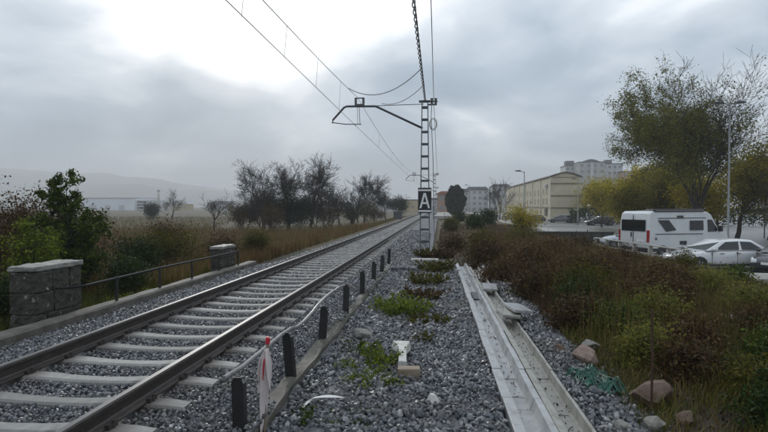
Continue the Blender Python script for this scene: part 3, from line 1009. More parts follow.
def lattice_mast(loc, H, label, arm=True, detail=True):
    root = empty('catenary_mast', loc)
    tag(root, label, 'mast')
    wb, wt, d = 0.21, 0.125, 0.10
    for s in (-1, 1):
        m = MB()
        m.loft([[(s * wb - 0.023, -d, 0), (s * wb + 0.023, -d, 0), (s * wb + 0.023, d, 0), (s * wb - 0.023, d, 0)],
                [(s * wt - 0.021, -d * 0.8, H), (s * wt + 0.021, -d * 0.8, H), (s * wt + 0.021, d * 0.8, H), (s * wt - 0.021, d * 0.8, H)]])
        m.build('chord', 'galvanised', root, bevel=0.004)
    nb = 12
    for k in range(nb):
        z = 0.35 + (H - 0.6) * k / (nb - 1)
        w = wb + (wt - wb) * z / H
        for s in (-1, 1):
            MB().box(-w, w, s * d * 0.86 - 0.005, s * d * 0.86 + 0.005, z - 0.045, z + 0.045).build('batten', 'galv_dark', root)
    MB().box(-0.36, 0.36, -0.32, 0.32, -0.5, -0.12).build('footing', 'concrete', root, bevel=0.02)
    # bracket arm towards the track
    zt_ = H - 0.12
    m = MB()
    m.tube([(-0.1, 0, H - 1.15), (-2.1, 0, H - 0.18), (-2.2, 0, H - 0.15), (-3.45, 0, H - 0.13), (-3.58, 0, H - 0.18), (-4.08, 0, H - 0.72), (-4.1, 0, H - 0.86)], 0.048, 8)
    m.build('bracket_arm', 'galv_dark', root, smooth=True)
    MB().tube([(-0.05, 0, H - 0.1), (-2.15, 0, H - 0.13)], 0.016, 6).build('tie_rod', 'galv_dark', root)
    m = MB()
    for s in (-1, 1):
        for t in (0.0, 0.08, 0.16):
            m.tube([(-2.88 + s * 0.17, 0, H - 0.02 + t), (-2.88 + s * 0.17, 0, H + 0.035 + t)], 0.06, 8)
    m.box(-3.1, -2.66, -0.03, 0.03, H - 0.09, H - 0.04)
    m.box(-3.1, -2.66, -0.03, 0.03, H + 0.2, H + 0.24)
    m.build('insulator', 'insulator', root)
    m = MB()
    m.tube([(-4.06, 0, H - 0.84), (-3.5, 0, H - 0.92), (-2.8, 0, H - 0.93)], 0.022, 6)
    m.tube([(-2.9, 0, H - 0.1), (-2.86, 0, H - 0.93)], 0.014, 6)
    m.tube([(-2.98, 0, H - 0.1), (-2.96, 0, H - 0.9)], 0.010, 6)
    m.tube([(-3.1, 0, H - 0.92), (-3.06, 0, H - 1.0)], 0.02, 6)
    m.build('registration_arm', 'galv_dark', root)
    m = MB()
    m.box(-0.26, 0.24, -0.1, 0.1, H - 0.02, H + 0.05)
    m.box(0.1, 0.52, -0.03, 0.03, H - 0.16, H - 0.1)
    m.build('head_plate', 'galv_dark', root)
    m = MB()
    for xx in (0.3, 0.47):
        m.tube([(xx, 0, H - 0.1), (xx, 0, H + 0.1)], 0.05, 8)
        m.tube([(xx, 0, H + 0.1), (xx, 0, H + 0.14)], 0.065, 8)
    m.box(0.22, 0.55, -0.04, 0.04, H - 0.02, H + 0.03)
    m.build('side_insulator', 'insulator', root)
    return root


H1 = 6.45
mast = lattice_mast((-0.66, 22.9, -0.1), H1, 'grey steel lattice mast carrying the black sign and bracket arm')
# coil of spare cable on the mast
m = MB()
for k in range(4):
    rr_ = 0.2 + 0.025 * k
    m.tube([(0.36 + rr_ * 0.62 * math.cos(a), -0.12 - 0.02 * k, H1 - 1.0 + rr_ * math.sin(a)) for a in [2 * math.pi * i / 20 for i in range(21)]], 0.007, 5, caps=False)
m.build('cable_coil', 'wire', mast)
m = MB()
m.tube([(0.3, -0.1, H1 - 0.1), (0.27, -0.12, H1 - 0.7), (0.3, -0.12, H1 - 1.3), (0.36, -0.1, H1 - 2.6), (0.42, -0.1, 0.4)], 0.016, 5)
m.build('down_lead', 'wire', mast)

mast2 = lattice_mast((-0.75, 74.0, -0.2), 6.5, 'small distant lattice mast seen beside the sign above the tracks')
lattice_mast((-0.9, 128.0, -0.2), 6.5, 'smallest farthest lattice mast, faint beside the round dark tree')

# sign A
sg = empty('railway_sign', (-0.66, 22.74, 1.5))
tag(sg, 'black upright board with white letter A and two white bars', 'sign')
W, Hs = 0.29, 1.1
MB().box(-W, W, -0.025, 0.0, 0, Hs).build('board', 'sign_black', sg, bevel=0.006)
for z in (0.055, Hs - 0.145):
    MB().box(-W + 0.012, W - 0.012, -0.032, -0.0275, z, z + 0.075).build('white_bar', 'sign_white', sg)
m = MB()
zb, zt2, hw, th = 0.215, 0.875, 0.185, 0.08
M = Matrix.Identity(4)
m.prism([(-hw - th / 2, zb), (-hw + th / 2, zb), (0.035, zt2), (-0.05, zt2)], 'y', -0.0325, -0.0272)
m.prism([(hw - th / 2, zb), (hw + th / 2, zb), (0.05, zt2), (-0.035, zt2 - 0.001)], 'y', -0.0335, -0.0272)
m.prism([(-hw * 0.66, zb + 0.18), (hw * 0.66, zb + 0.18), (hw * 0.56, zb + 0.26), (-hw * 0.56, zb + 0.26)], 'y', -0.0345, -0.0272)
m.build('letter', 'sign_white', sg)
m = MB(); m.box(-0.25, 0.25, 0.001, 0.06, 0.2, 0.26); m.box(-0.25, 0.25, 0.001, 0.06, 0.85, 0.91)
m.build('bracket', 'galv_dark', sg)

# ------------------------------------------------------------------ overhead wires


def wire(name, pts, r, label, cat='wire', m='wire', n=5):
    b = MB(); b.tube(pts, r, n)
    return tag(b.build(name, m), label, cat)


def span(p0, p1, sag, n=16):
    p0, p1 = Vector(p0), Vector(p1)
    return [p0.lerp(p1, t / n) - Vector((0, 0, 4 * sag * (t / n) * (1 - t / n))) for t in range(n + 1)]


XC = -3.7
zc_ = -0.1 + H1 - 1.0
wire('contact_wire', span((XC + .05, -26, 5.5), (XC, 22.9, zc_), 0.03)[:-1] + span((XC, 22.9, zc_), (XC + 0.1, 74, zc_), 0.03) + [(XC, 128, zc_)], 0.009,
     'lower straight overhead contact wire running above the track')
zm = -0.1 + H1 + 0.26
mes = span((XC + .1, -26, zm), (-3.64, 22.9, zm), 0.75)[:-1] + span((-3.64, 22.9, zm), (-3.68, 74, zm), 0.75)[:-1] + span((-3.68, 74, zm), (-3.8, 128, zm), 0.75)
mw = wire('messenger_wire', mes, 0.010, 'upper sagging overhead wire that carries the contact wire')


def on_poly(pts, y):
    for a, b in zip(pts, pts[1:]):
        if a.y <= y <= b.y:
            return a.lerp(b, (y - a.y) / (b.y - a.y))
    return None


ORD = ('first', 'second', 'third', 'fourth', 'fifth', 'sixth', 'seventh', 'eighth')
for k, y in enumerate((9.5, 12.2, 15.4, 19.0, 31.5, 40, 50, 60)):
    p0 = on_poly(mes, y)
    lab = '%s thin dropper between the two overhead track wires, counted from the viewer' % ORD[k]
    wire('dropper_wire', [p0, (XC, y, zc_)], 0.005, lab)['group'] = 'dropper wires'

# twisted feeder cable to the mast head
fa, fb = Vector((-0.58, -4, 7.2)), Vector((-0.66, 22.9, H1 - 0.05))
fd = empty('feeder_cable', fb)
tag(fd, 'thick twisted feeder cable running overhead to the mast top', 'cable')
for ph in (0, math.pi * 2 / 3, math.pi * 4 / 3):
    pts = []
    for i in range(521):
        t = i / 520
        p_ = fb.lerp(fa, t) - Vector((0, 0, 4 * 0.12 * t * (1 - t))) - fb
        a = ph + t * 26 * 2 * math.pi * 0.75
        pts.append(p_ + Vector((0.036 * math.cos(a), 0, 0.036 * math.sin(a))))
    m = MB(); m.tube(pts, 0.017, 5)
    m.build('strand', 'wire', fd)
wire('side_wire', span((-0.12, -4, 6.9), (-0.28, 22.9, H1 + 0.02), 0.1), 0.012, 'thin wire running overhead to the right insulator of the mast')
wire('side_wire', span((-0.28, 22.9, H1 + 0.02), (-0.3, 74, 6.3), 0.9), 0.012, 'thin wire sagging away from the near mast to the far mast')
wire('jumper_cable', span((-3.62, 20.6, zm - 0.12), (-0.62, 18.2, 6.6), 0.55), 0.016, 'higher drooping jumper cable between the messenger wire and the feeder', 'cable')
wire('jumper_cable', span((-2.5, 22.6, H1 - 0.2), (-0.6, 20.2, 6.5), 0.28), 0.014, 'lower drooping jumper cable from the bracket arm to the feeder', 'cable')

# ------------------------------------------------------------------ stake with tape, debris, rocks
st = empty('marker_stake', (-1.53, 4.40, -0.3))
tag(st, 'thin stake with red tip wrapped in hanging white and red tape', 'stake')
m = MB(); m.tube([(0, 0, 0), (0.012, 0.01, 0.5), (0.03, 0.02, 0.93)], 0.014, 8)
m.build('stick', 'wood', st)
MB().tube([(0.028, 0.02, 0.90), (0.03, 0.02, 0.91), (0.032, 0.02, 0.955), (0.032, 0.02, 0.962)], [0.017, 0.021, 0.02, 0.012], 8).build('red_tip', 'tape_red', st)


def ribbon(pts, w, tw=0.6, seed=0):
    b = MB()
    vs, fs = [], []
    rng = random.Random(seed)
    pts = [Vector(p_) for p_ in pts]
    n = len(pts)
    for i, p_ in enumerate(pts):
        a = tw * i + rng.uniform(-.25, .25)
        u = Vector((math.cos(a), math.sin(a) * 0.8, 0.12 * math.sin(a * 2)))
        ww = w[i] if isinstance(w, list) else w
        vs += [p_ - u * ww, p_ + u * ww * 0.2 + Vector((0, 0.012, 0)), p_ + u * ww]
    for i in range(n - 1):
        a = i * 3
        fs += [(a, a + 1, a + 4, a + 3), (a + 1, a + 2, a + 5, a + 4)]
    b.add(vs, fs)
    return b


def ribbon_obj(name, pts, w, tw, seed, m, parent):
    b = ribbon(pts, w, tw, seed)
    o = b.build(name, m, parent, smooth=True)
    s = o.modifiers.new('sub', 'SUBSURF'); s.levels = 2; s.render_levels = 2
    so = o.modifiers.new('thick', 'SOLIDIFY'); so.thickness = 0.0015
    return o


ribbon_obj('tape', [(0.03, 0.0, 0.87), (0.028, -0.02, 0.8), (0.02, -0.024, 0.62), (0.01, -0.022, 0.42), (0.004, -0.026, 0.22), (-0.01, -0.045, 0.12), (-0.02, -0.07, 0.045)], [0.02, 0.04, 0.052, 0.05, 0.056, 0.066, 0.075], 0.35, 1, 'tape_white', st)
ribbon_obj('tape', [(0.03, -0.01, 0.86), (0.0, -0.03, 0.8), (-0.022, -0.03, 0.7), (-0.036, -0.03, 0.6), (-0.03, -0.03, 0.52), (-0.045, -0.03, 0.47)], [0.014, 0.032, 0.028, 0.03, 0.02, 0.008], 0.6, 2, 'tape_white', st)
ribbon_obj('tape', [(0.03, -0.01, 0.86), (0.055, -0.03, 0.78), (0.062, -0.03, 0.67), (0.058, -0.02, 0.56), (0.07, -0.02, 0.46), (0.055, -0.02, 0.38)], [0.014, 0.03, 0.032, 0.026, 0.024, 0.008], 0.5, 3, 'tape_white', st)
ribbon_obj('red_tape', [(0.022, -0.05, 0.79), (0.02, -0.056, 0.73), (0.016, -0.056, 0.66), (0.012, -0.054, 0.6)], [0.004, 0.006, 0.005, 0.002], 0.3, 5, 'tape_red', st)
# crumpled white plastic strip
m = ribbon([(-1.42, 4.85, -0.22), (-1.36, 5.0, -0.2), (-1.3, 5.12, -0.13), (-1.2, 5.16, -0.12), (-1.08, 5.2, -0.13), (-0.98, 5.25, -0.16)], [0.012, 0.016, 0.03, 0.045, 0.04, 0.015], 0.35, 8)
o = m.build('plastic_strip', 'plastic_white', smooth=True)
s = o.modifiers.new('sub', 'SUBSURF'); s.levels = 2; s.render_levels = 2
so = o.modifiers.new('thick', 'SOLIDIFY'); so.thickness = 0.003
tag(o, 'crumpled white plastic strip lying on the gravel right of the stake', 'plastic strip')

# broken concrete post, its block
m = MB()
m.loft([[(-0.055, -0.42, 0), (0.055, -0.42, 0), (0.05, -0.42, 0.1), (-0.05, -0.42, 0.1)], [(-0.055, 0.1, 0.0), (0.055, 0.1, 0.0), (0.05, 0.1, 0.11), (-0.05, 0.1, 0.11)],
        [(-0.12, 0.3, 0), (0.12, 0.3, 0), (0.1, 0.3, 0.12), (-0.1, 0.3, 0.12)], [(-0.16, 0.42, 0.0), (0.13, 0.45, 0.0), (0.1, 0.42, 0.1), (-0.13, 0.42, 0.09)]])
tag(m.build('concrete_post', 'white_concrete', bevel=0.012, loc=(-0.5, 6.95, -0.22), rot=(0.05, 0.04, 0.08)), 'broken white concrete post lying on the gravel amid weeds', 'concrete post')
slab('concrete_block', -0.37, 6.28, -0.27, 0.27, 0.13, 0.13, (0.04, 0.0, 0.12), 'wood', 'small tan block at the near end of the white post', 'block', 0.012)
m = MB()
m.loft([[(-0.05, -0.06, 0), (0.08, -0.05, 0), (0.07, 0.07, 0), (-0.06, 0.06, 0)], [(-0.025, -0.02, 0.1), (0.03, -0.02, 0.085), (0.025, 0.03, 0.09), (-0.02, 0.03, 0.105)]])
tag(m.build('stone_chip', 'white_concrete', bevel=0.008, loc=(-0.07, 5.5, -0.27), rot=(0, 0, 0.5)), 'small pointed white concrete chip on the gravel by the trough', 'concrete chip')


def rock(x, y, z, sx, sy, sz, m, seed, label, rz=0.0, tilt=(0, 0), cat='rock'):
    me = rock_mesh('rock', seed, sx * 1.12, sy * 1.12, sz * 1.12, 3, 0.2, 16)
    o = link('rock', me, m, loc=(x, y, z), rot=(tilt[0], tilt[1], rz))
    return tag(o, label, cat)


rock(2.34, 5.98, -0.23, 0.33, 0.2, 0.19, 'rock_brown', 51, 'large brown rock behind the rusty rod', 0.3, (0.1, -0.12))
rock(1.99, 7.35, -0.24, 0.27, 0.17, 0.15, 'rock_pink', 32, 'pale pink rock beside the trough above the green netting', -0.5, (0.1, 0.15))
rock(1.74, 7.62, -0.27, 0.12, 0.12, 0.12, 'rock_brown', 33, 'small reddish rock touching the pale pink rock')
rock(2.18, 7.85, -0.22, 0.15, 0.12, 0.11, 'rock_grey', 34, 'grey rock just behind the pale pink rock')
rock(2.05, 5.22, -0.28, 0.12, 0.10, 0.09, 'rock_grey', 35, 'rounded yellowish grey stone at the bottom in front of the large brown rock')
rock(1.72, 5.12, -0.28, 0.11, 0.09, 0.08, 'rock_grey', 36, 'small grey stone at the bottom beside the beige trough')
rock(2.38, 5.3, -0.28, 0.12, 0.09, 0.1, 'rock_brown', 37, 'tan stone at the bottom right of the rusty rod')
rock(3.55, 8.3, -0.14, 0.13, 0.1, 0.09, 'rock_grey', 38, 'pale stone among the weeds right of the rusty rod')
rock(3.9, 8.9, -0.14, 0.12, 0.1, 0.08, 'rock_pink', 39, 'pinkish stone among the weeds behind the pale stone')
rock(5.2, 9.9, -0.2, 0.22, 0.12, 0.1, 'white_concrete', 40, 'white lump of rubble in the grass at the right')
rock(3.1, 9.8, -0.1, 0.16, 0.12, 0.12, 'rock_grey', 41, 'grey rubble lump at the foot of the thicket behind the rod')
rock(4.45, 7.9, -0.16, 0.09, 0.08, 0.07, 'white_concrete', 42, 'small whitish stone in the dark grass far right')
rock(-1.2, 8.0, -0.2, 0.2, 0.13, 0.1, 'rock_grey', 43, 'flat grey lump of broken kerb beside the third black post')
rock(0.02, 4.5, -0.27, 0.1, 0.085, 0.06, 'rock_pink', 44, 'tan pebble at the bottom edge left of the grey trough')
slab('concrete_slab', -0.55, 19.2, -0.25, 1.0, 0.5, 0.12, (0, 0.0, 0.05), 'concrete', 'pale flat concrete slab on the ground before the mast foot', 'slab', 0.02)

# rusty rod
m = MB(); m.tube([(0, 0, -0.1), (0.005, 0.0, 0.5), (0.0, 0.01, 0.98)], 0.0135, 8)
tag(m.build('iron_rod', 'rust', loc=(2.2, 5.68, -0.25), rot=(0, 0, 0)), 'thin rusty iron rod standing upright among the rocks', 'rod')

# green netting: crumpled open mesh of strands
rng = random.Random(14)
m = MB()
ng_ = 15


def net_pt(i, j):
    u, v = i / (ng_ - 1) - 0.5, j / (ng_ - 1) - 0.5
    h = 0.14 * mnoise.noise(Vector((u * 5, v * 5, 7.0))) + 0.05 * mnoise.noise(Vector((u * 14, v * 14, 2.0)))
    return Vector((u * 0.55 + 0.06 * mnoise.noise(Vector((u * 6, v * 6, 1))), v * 0.85 + 0.06 * mnoise.noise(Vector((u * 6, v * 6, 9))), 0.12 + h - 0.35 * (u * u + v * v)))


for i in range(ng_):
    m.tube([net_pt(i, j) for j in range(ng_)], 0.0055, 4)
    m.tube([net_pt(j, i) for j in range(ng_)], 0.0055, 4)
sheet_v = [net_pt(i, j) - Vector((0, 0, 0.012)) for i in range(ng_) for j in range(ng_)]
m.add(sheet_v, [(i * ng_ + j, i * ng_ + j + 1, (i + 1) * ng_ + j + 1, (i + 1) * ng_ + j) for i in range(ng_ - 1) for j in range(ng_ - 1) if rng.random() < 0.62])
tag(m.build('plastic_netting', 'net_green', loc=(1.85, 6.45, -0.33), rot=(0, 0, 0.15)), 'crumpled green plastic netting beside the beige trough', 'netting')

# ------------------------------------------------------------------ plants


def segs_mesh(segs, sides):
    """segs: list of (p0, p1, r0, r1) -> verts, quads"""
    a = np.array([(*s[0], *s[1], s[2], s[3]) for s in segs], dtype=np.float64)
    p0, p1, r0, r1 = a[:, 0:3], a[:, 3:6], a[:, 6], a[:, 7]
    d = p1 - p0
    d /= np.maximum(np.linalg.norm(d, axis=1, keepdims=True), 1e-9)
    ref = np.where(np.abs(d[:, 2:3]) < 0.9, np.array([[0, 0, 1.0]]), np.array([[1.0, 0, 0]]))
    u = np.cross(d, ref); u /= np.linalg.norm(u, axis=1, keepdims=True)
    w = np.cross(d, u)
    vs_ = []
    for r, p_ in ((r0, p0), (r1, p1)):
        for k in range(sides):
            an = 2 * math.pi * k / sides
            vs_.append(p_ + (u * math.cos(an) + w * math.sin(an)) * r[:, None])
    V = np.stack(vs_, axis=1)                      # n, 2*sides, 3
    n = len(segs)
    base = np.arange(n)[:, None] * (2 * sides)
    Q = []
    for k in range(sides):
        k2 = (k + 1) % sides
        Q.append(np.concatenate([base + k, base + k2, base + sides + k2, base + sides + k], axis=1))
    return V.reshape(-1, 3), np.concatenate(Q, axis=0)


def leaves_mesh(centres, size, rs_, aspect=0.5, up=0.0, jitter=0.6):
    """a folded diamond of four corners for each leaf"""
    c = np.asarray(centres, dtype=np.float64)
    n = len(c)
    a = rs_.normal(size=(n, 3)); a[:, 2] += up; a /= np.linalg.norm(a, axis=1, keepdims=True)
    b = rs_.normal(size=(n, 3)); b -= (b * a).sum(1, keepdims=True) * a; b /= np.linalg.norm(b, axis=1, keepdims=True)
    nrm = np.cross(a, b)
    s = size * rs_.uniform(1 - jitter, 1 + jitter, size=(n, 1))
    v0 = c - a * s * 0.5
    v1 = c + b * s * aspect * 0.5 + nrm * s * 0.08
    v2 = c + a * s * 0.5
    v3 = c - b * s * aspect * 0.5 + nrm * s * 0.08
    V = np.stack([v0, v1, v2, v3], axis=1).reshape(-1, 3)
    Q = np.arange(4 * n).reshape(n, 4)
    return V, Q


def grow(rng, p_, d, length, r, level, cfg, segs, tips, wob=0.16, t0=0.55):
    """cfg: list per level of (children, length ratio, angle, steps); segs[level] collects pieces"""
    nchild, ratio, ang, steps = cfg[level]
    step = length / steps
    pts_ = [p_.copy()]
    dirs = [d.copy()]
    for i in range(steps):
        d = (d + Vector((rng.gauss(0, wob), rng.gauss(0, wob), rng.gauss(0, wob * 0.6) + 0.05))).normalized()
        q_ = p_ + d * step
        ra = r * (1 - 0.75 * i / steps)
        rb = r * (1 - 0.75 * (i + 1) / steps)
        segs[level].append((tuple(p_), tuple(q_), ra, rb))
        p_ = q_
        pts_.append(p_.copy()); dirs.append(d.copy())
        if level >= len(cfg) - 2:
            tips.append(p_.copy())
    if level + 1 < len(cfg):
        for k in range(nchild):
            t = rng.uniform(0.3 if level else t0, 1.0)
            i = min(steps, max(1, int(t * steps + 0.5)))
            base, bd = pts_[i], dirs[i]
            perp = bd.cross(Vector((rng.gauss(0, 1), rng.gauss(0, 1), rng.gauss(0, 1))))
            if perp.length < 1e-6:
                continue
            perp.normalize()
            a = R(ang) * rng.uniform(0.6, 1.3)
            nd = (bd * math.cos(a) + perp * math.sin(a)).normalized()
            grow(rng, base, nd, length * ratio * rng.uniform(0.7, 1.2) * (1.45 - t if (level == 0 and t0 < 0.3) else 1.0), r * (1 - 0.75 * i / steps) * 0.62 + 0.002, level + 1, cfg, segs, tips, wob, t0)


def tree(name, loc, H, cfg, r, leaf=None, nleaf=0, lsize=0.12, spread=0.25, seed=1, label='', cat='tree', group=None, bark='bark', lean=(0, 0), trunk_len=0.38,
         keep=None, fan=0.22, stems=1, aspect=0.5, parts=('trunk', 'crown'), wob=0.16, droop=0.0, minr=0.0, t0=0.55, cluster=None):
    rng = random.Random(seed)
    rs_ = np.random.RandomState(seed)
    root = empty(name, loc)
    tag(root, label, cat, group)
    segs = [[] for _ in cfg]
    tips = []
    for k in range(stems):
        off = Vector((0, 0, -0.1)) if stems == 1 else Vector((rng.gauss(0, 0.08) * H * 0.3, rng.gauss(0, 0.08) * H * 0.3, -0.1))
        d0 = Vector((lean[0] + (rng.gauss(0, fan) if stems > 1 else rng.gauss(0, .04)), lean[1] + (rng.gauss(0, fan) if stems > 1 else rng.gauss(0, .04)), 1)).normalized()
        grow(rng, off, d0, H * trunk_len * (rng.uniform(0.75, 1.1) if stems > 1 else 1), r, 0, cfg, segs, tips, wob, t0)
    top = max(s[1][2] for l in segs for s in l)
    k = H / max(top, 0.01)
    k = min(max(k, 0.4), 2.2)

    def sc_(l):
        return [((a[0] * k, a[1] * k, a[2] * k), (b[0] * k, b[1] * k, b[2] * k), max(ra, minr), max(rb, minr * 0.8)) for a, b, ra, rb in l]
    nl = len(cfg)
    low = sc_(sum(segs[:2], [])) if nl > 2 else sc_(segs[0])
    hi = sc_(sum(segs[2:], [])) if nl > 2 else sc_(sum(segs[1:], []))
    V, Q = segs_mesh(low, 6)
    if leaf and hi:
        V2, Q2 = segs_mesh(hi, 3)
        Q = np.concatenate([Q, Q2 + len(V)]); V = np.concatenate([V, V2])
    link(parts[0], fastmesh(parts[0], V, Q), bark, root, smooth=True)
    if leaf:
        T = np.array([tuple(t * k) for t in tips])
        if keep is not None:
            w = np.array([keep(*t) for t in T])
            pr = w / w.sum()
        else:
            pr = None
        if cluster:
            cen = rs_.choice(len(T), max(8, int(len(T) * cluster)), p=pr)
            idx = cen[rs_.randint(0, len(cen), nleaf)]
        else:
            idx = rs_.choice(len(T), nleaf, p=pr)
        c = T[idx] + rs_.normal(size=(nleaf, 3)) * spread
        c[:, 2] -= droop * rs_.rand(nleaf)
        c[:, 2] = np.maximum(c[:, 2], 0.02)
        V, Q = leaves_mesh(c, lsize, rs_, aspect)
        link(parts[1], fastmesh(parts[1], V, Q), leaf, root)
    else:
        V, Q = segs_mesh(hi, 3)
        link(parts[1], fastmesh(parts[1], V, Q), bark, root)
    return root


def at_ground(x, y):
    return (x, y, zt(x, y) + 0.0)


# --- bare trees along the left of the line
BARE = [(8, 0.9, 36, 6), (7, 0.62, 36, 5), (7, 0.55, 38, 4), (5, 0.55, 40, 3), (3, 0.5, 40, 2)]
BARE2 = [(9, 0.95, 28, 6), (7, 0.62, 32, 5), (7, 0.55, 36, 4), (5, 0.55, 38, 3), (3, 0.5, 40, 2)]
BARE3 = [(7, 0.9, 28, 6), (6, 0.62, 32, 5), (6, 0.55, 36, 4), (4, 0.5, 38, 2)]
tree('bare_tree', at_ground(-18.9, 55), 8.0, BARE, 0.2, seed=3, label='leaning bare tree with open spreading branches, left of the dense bare tree', lean=(-0.18, 0), minr=0.014, trunk_len=0.26)
tree('bare_tree', at_ground(-15.2, 60), 9.3, BARE2, 0.24, seed=8, label='largest dense bare tree in the row left of the track', minr=0.015, trunk_len=0.24)
tree('bare_tree', at_ground(-17.2, 58), 8.4, BARE2, 0.18, seed=18, label='bare tree rising behind the dark ivy-clad bush', minr=0.014, trunk_len=0.26)
tree('bare_tree', at_ground(-20.6, 62), 6.6, BARE3, 0.14, seed=26, label='short bare tree behind the leaning bare tree', minr=0.014, trunk_len=0.26)
tree('bare_tree', at_ground(-12.8, 66), 6.2, BARE3, 0.13, seed=12, label='slim bare tree just right of the largest bare tree', minr=0.015)
tree('bare_tree', at_ground(-10.9, 75), 7.8, BARE2, 0.18, seed=15, label='upright bare tree nearest the rails before the dark round bush', minr=0.016, trunk_len=0.26)
tree('bare_tree', at_ground(-12.6, 80), 6.8, BARE3, 0.15, seed=19, label='pale thin bare tree behind the slim bare tree', minr=0.016)
tree('bare_tree', at_ground(-60, 112), 7.2, BARE3, 0.18, seed=23, label='lone small bare tree in the meadow beside the dark round shrub', minr=0.024)
tree('bare_tree', at_ground(-26, 58), 5.0, BARE3, 0.13, seed=29, label='low bare tree at the left end of the bare tree row', minr=0.013)
tree('bare_tree', at_ground(-9.6, 92), 5.6, BARE3, 0.14, seed=31, label='small bare tree close to the rails before the ochre building', minr=0.018)

for k, (x, y, h, lab) in enumerate(((-17.8, 54, 5.2, 'tangled bare thicket at the foot of the leaning bare tree'), (-14.2, 58, 5.6, 'tangled bare thicket under the largest bare tree'),
                                    (-19.9, 57, 4.6, 'tangled bare thicket left of the dark ivy-clad bush'), (-11.8, 70, 4.6, 'tangled bare thicket under the upright bare tree'),
                                    (-13.6, 64, 5.0, 'tangled bare thicket between the largest and the slim bare trees'))):
    tree('bare_thicket', at_ground(x, y), h, [(8, 0.6, 34, 5), (6, 0.55, 36, 4), (5, 0.5, 38, 3), (3, 0.5, 40, 2)], 0.05, seed=400 + k, label=lab, cat='thicket', minr=0.013, trunk_len=0.6, stems=7, fan=0.3,
         parts=('stems', 'twigs'), t0=0.25)
SHR = [(7, 0.7, 38, 4), (6, 0.55, 42, 3), (4, 0.5, 44, 2)]
tree('ivy_bush', at_ground(-16.6, 56), 4.6, SHR, 0.06, 'leaf_evergreen', 15000, 0.14, 0.34, 33, 'dense dark evergreen bush under the bare trees', 'bush', stems=6, parts=('stems', 'foliage'))
tree('russet_bush', at_ground(-16.9, 51), 3.2, SHR, 0.05, 'leaf_russet', 2600, 0.12, 0.26, 34, 'rusty orange-brown bush in front of the dark evergreen bush', 'bush', stems=6, parts=('stems', 'foliage'))
tree('round_bush', at_ground(-9.3, 110), 4.6, SHR, 0.06, 'leaf_evergreen', 7000, 0.2, 0.34, 35, 'dark rounded bush beside the track in the distance', 'bush', stems=5, parts=('stems', 'foliage'))
tree('round_bush', at_ground(-62.5, 108), 4.2, SHR, 0.06, 'leaf_evergreen', 6000, 0.22, 0.4, 36, 'dark round shrub standing alone in the left meadow', 'bush', stems=6, parts=('stems', 'foliage'))
tree('round_bush', at_ground(-12.2, 88), 3.4, SHR, 0.06, 'leaf_olive', 4000, 0.17, 0.32, 37, 'olive bush behind the upright bare tree', 'bush', stems=5, parts=('stems', 'foliage'))
for k, (x, y, h, mm, lab) in enumerate((
        (-14.0, 62, 3.2, 'leaf_brown', 'brown bush at the foot of the largest bare tree'),
        (-12.2, 72, 2.6, 'leaf_olive', 'olive bush at the foot of the slim bare trees'),
        (-21.5, 56, 3.0, 'leaf_brown', 'brown bush left of the leaning bare tree'),
        (-24.5, 62, 3.4, 'leaf_olive', 'dull olive bush at the meadow edge left of the bare trees'),
        (-10.5, 84, 2.4, 'leaf_brown', 'low brown bush beside the far ballast shoulder'))):
    tree('scrub_bush', at_ground(x, y), h, SHR, 0.05, mm, 3400, 0.13, 0.3, 60 + k, lab, 'bush', stems=6, parts=('stems', 'foliage'), bark='bark_warm')

# --- foreground shrubs on the left
FINE = [(8, 0.62, 40, 5), (6, 0.5, 46, 3), (4, 0.5, 48, 2)]
SPIRE = [(26, 0.26, 62, 10), (5, 0.5, 46, 3), (3, 0.5, 48, 2)]
tree('tall_shrub', at_ground(-10.1, 13.0), 3.5, SPIRE, 0.028, 'leaf_green', 7500, 0.085, 0.05, 71, 'tallest narrow upright green shrub behind the left railing', 'shrub', stems=2, parts=('stems', 'foliage'), trunk_len=0.95, fan=0.05, t0=0.1, wob=0.07, cluster=0.3)
tree('tall_shrub', at_ground(-10.4, 13.5), 2.9, SPIRE, 0.028, 'leaf_dark', 6000, 0.08, 0.06, 72, 'dark-leaved upright shrub pressed against the left of the tallest shrub', 'shrub', stems=3, parts=('stems', 'foliage'), trunk_len=0.95, fan=0.06, t0=0.1, wob=0.07, cluster=0.3)
tree('tall_shrub', at_ground(-9.5, 13.2), 2.3, SPIRE, 0.025, 'leaf_green', 5000, 0.08, 0.06, 70, 'shorter upright green shrub at the right of the tallest shrub', 'shrub', stems=2, parts=('stems', 'foliage'), trunk_len=0.95, fan=0.08, t0=0.1, wob=0.08, cluster=0.3)
tree('leafy_shrub', at_ground(-9.6, 11.3), 2.1, SPIRE, 0.022, 'leaf_bright', 6000, 0.06, 0.06, 73, 'light green leafy shrub behind the large stone pillar', 'shrub', stems=6, parts=('stems', 'foliage'), trunk_len=0.9, fan=0.16, t0=0.15, wob=0.1, cluster=0.3)
tree('russet_shrub', at_ground(-12.3, 13.6), 3.3, FINE, 0.03, 'leaf_russet', 12000, 0.07, 0.1, 74, 'russet brown withered shrub at the far left edge', 'shrub', stems=8, parts=('stems', 'foliage'), trunk_len=0.55, bark='bark_warm')
tree('russet_shrub', at_ground(-11.7, 14.4), 3.2, FINE, 0.03, 'leaf_russet', 9000, 0.07, 0.1, 75, 'russet brown shrub showing between the two green shrubs', 'shrub', stems=8, parts=('stems', 'foliage'), trunk_len=0.55, bark='bark_warm')
tree('leafy_shrub', at_ground(-9.0, 14.6), 1.5, FINE, 0.02, 'leaf_dark', 8000, 0.055, 0.14, 76, 'low dark green shrub to the right of the tallest shrub', 'shrub', stems=7, parts=('stems', 'foliage'), trunk_len=0.55)
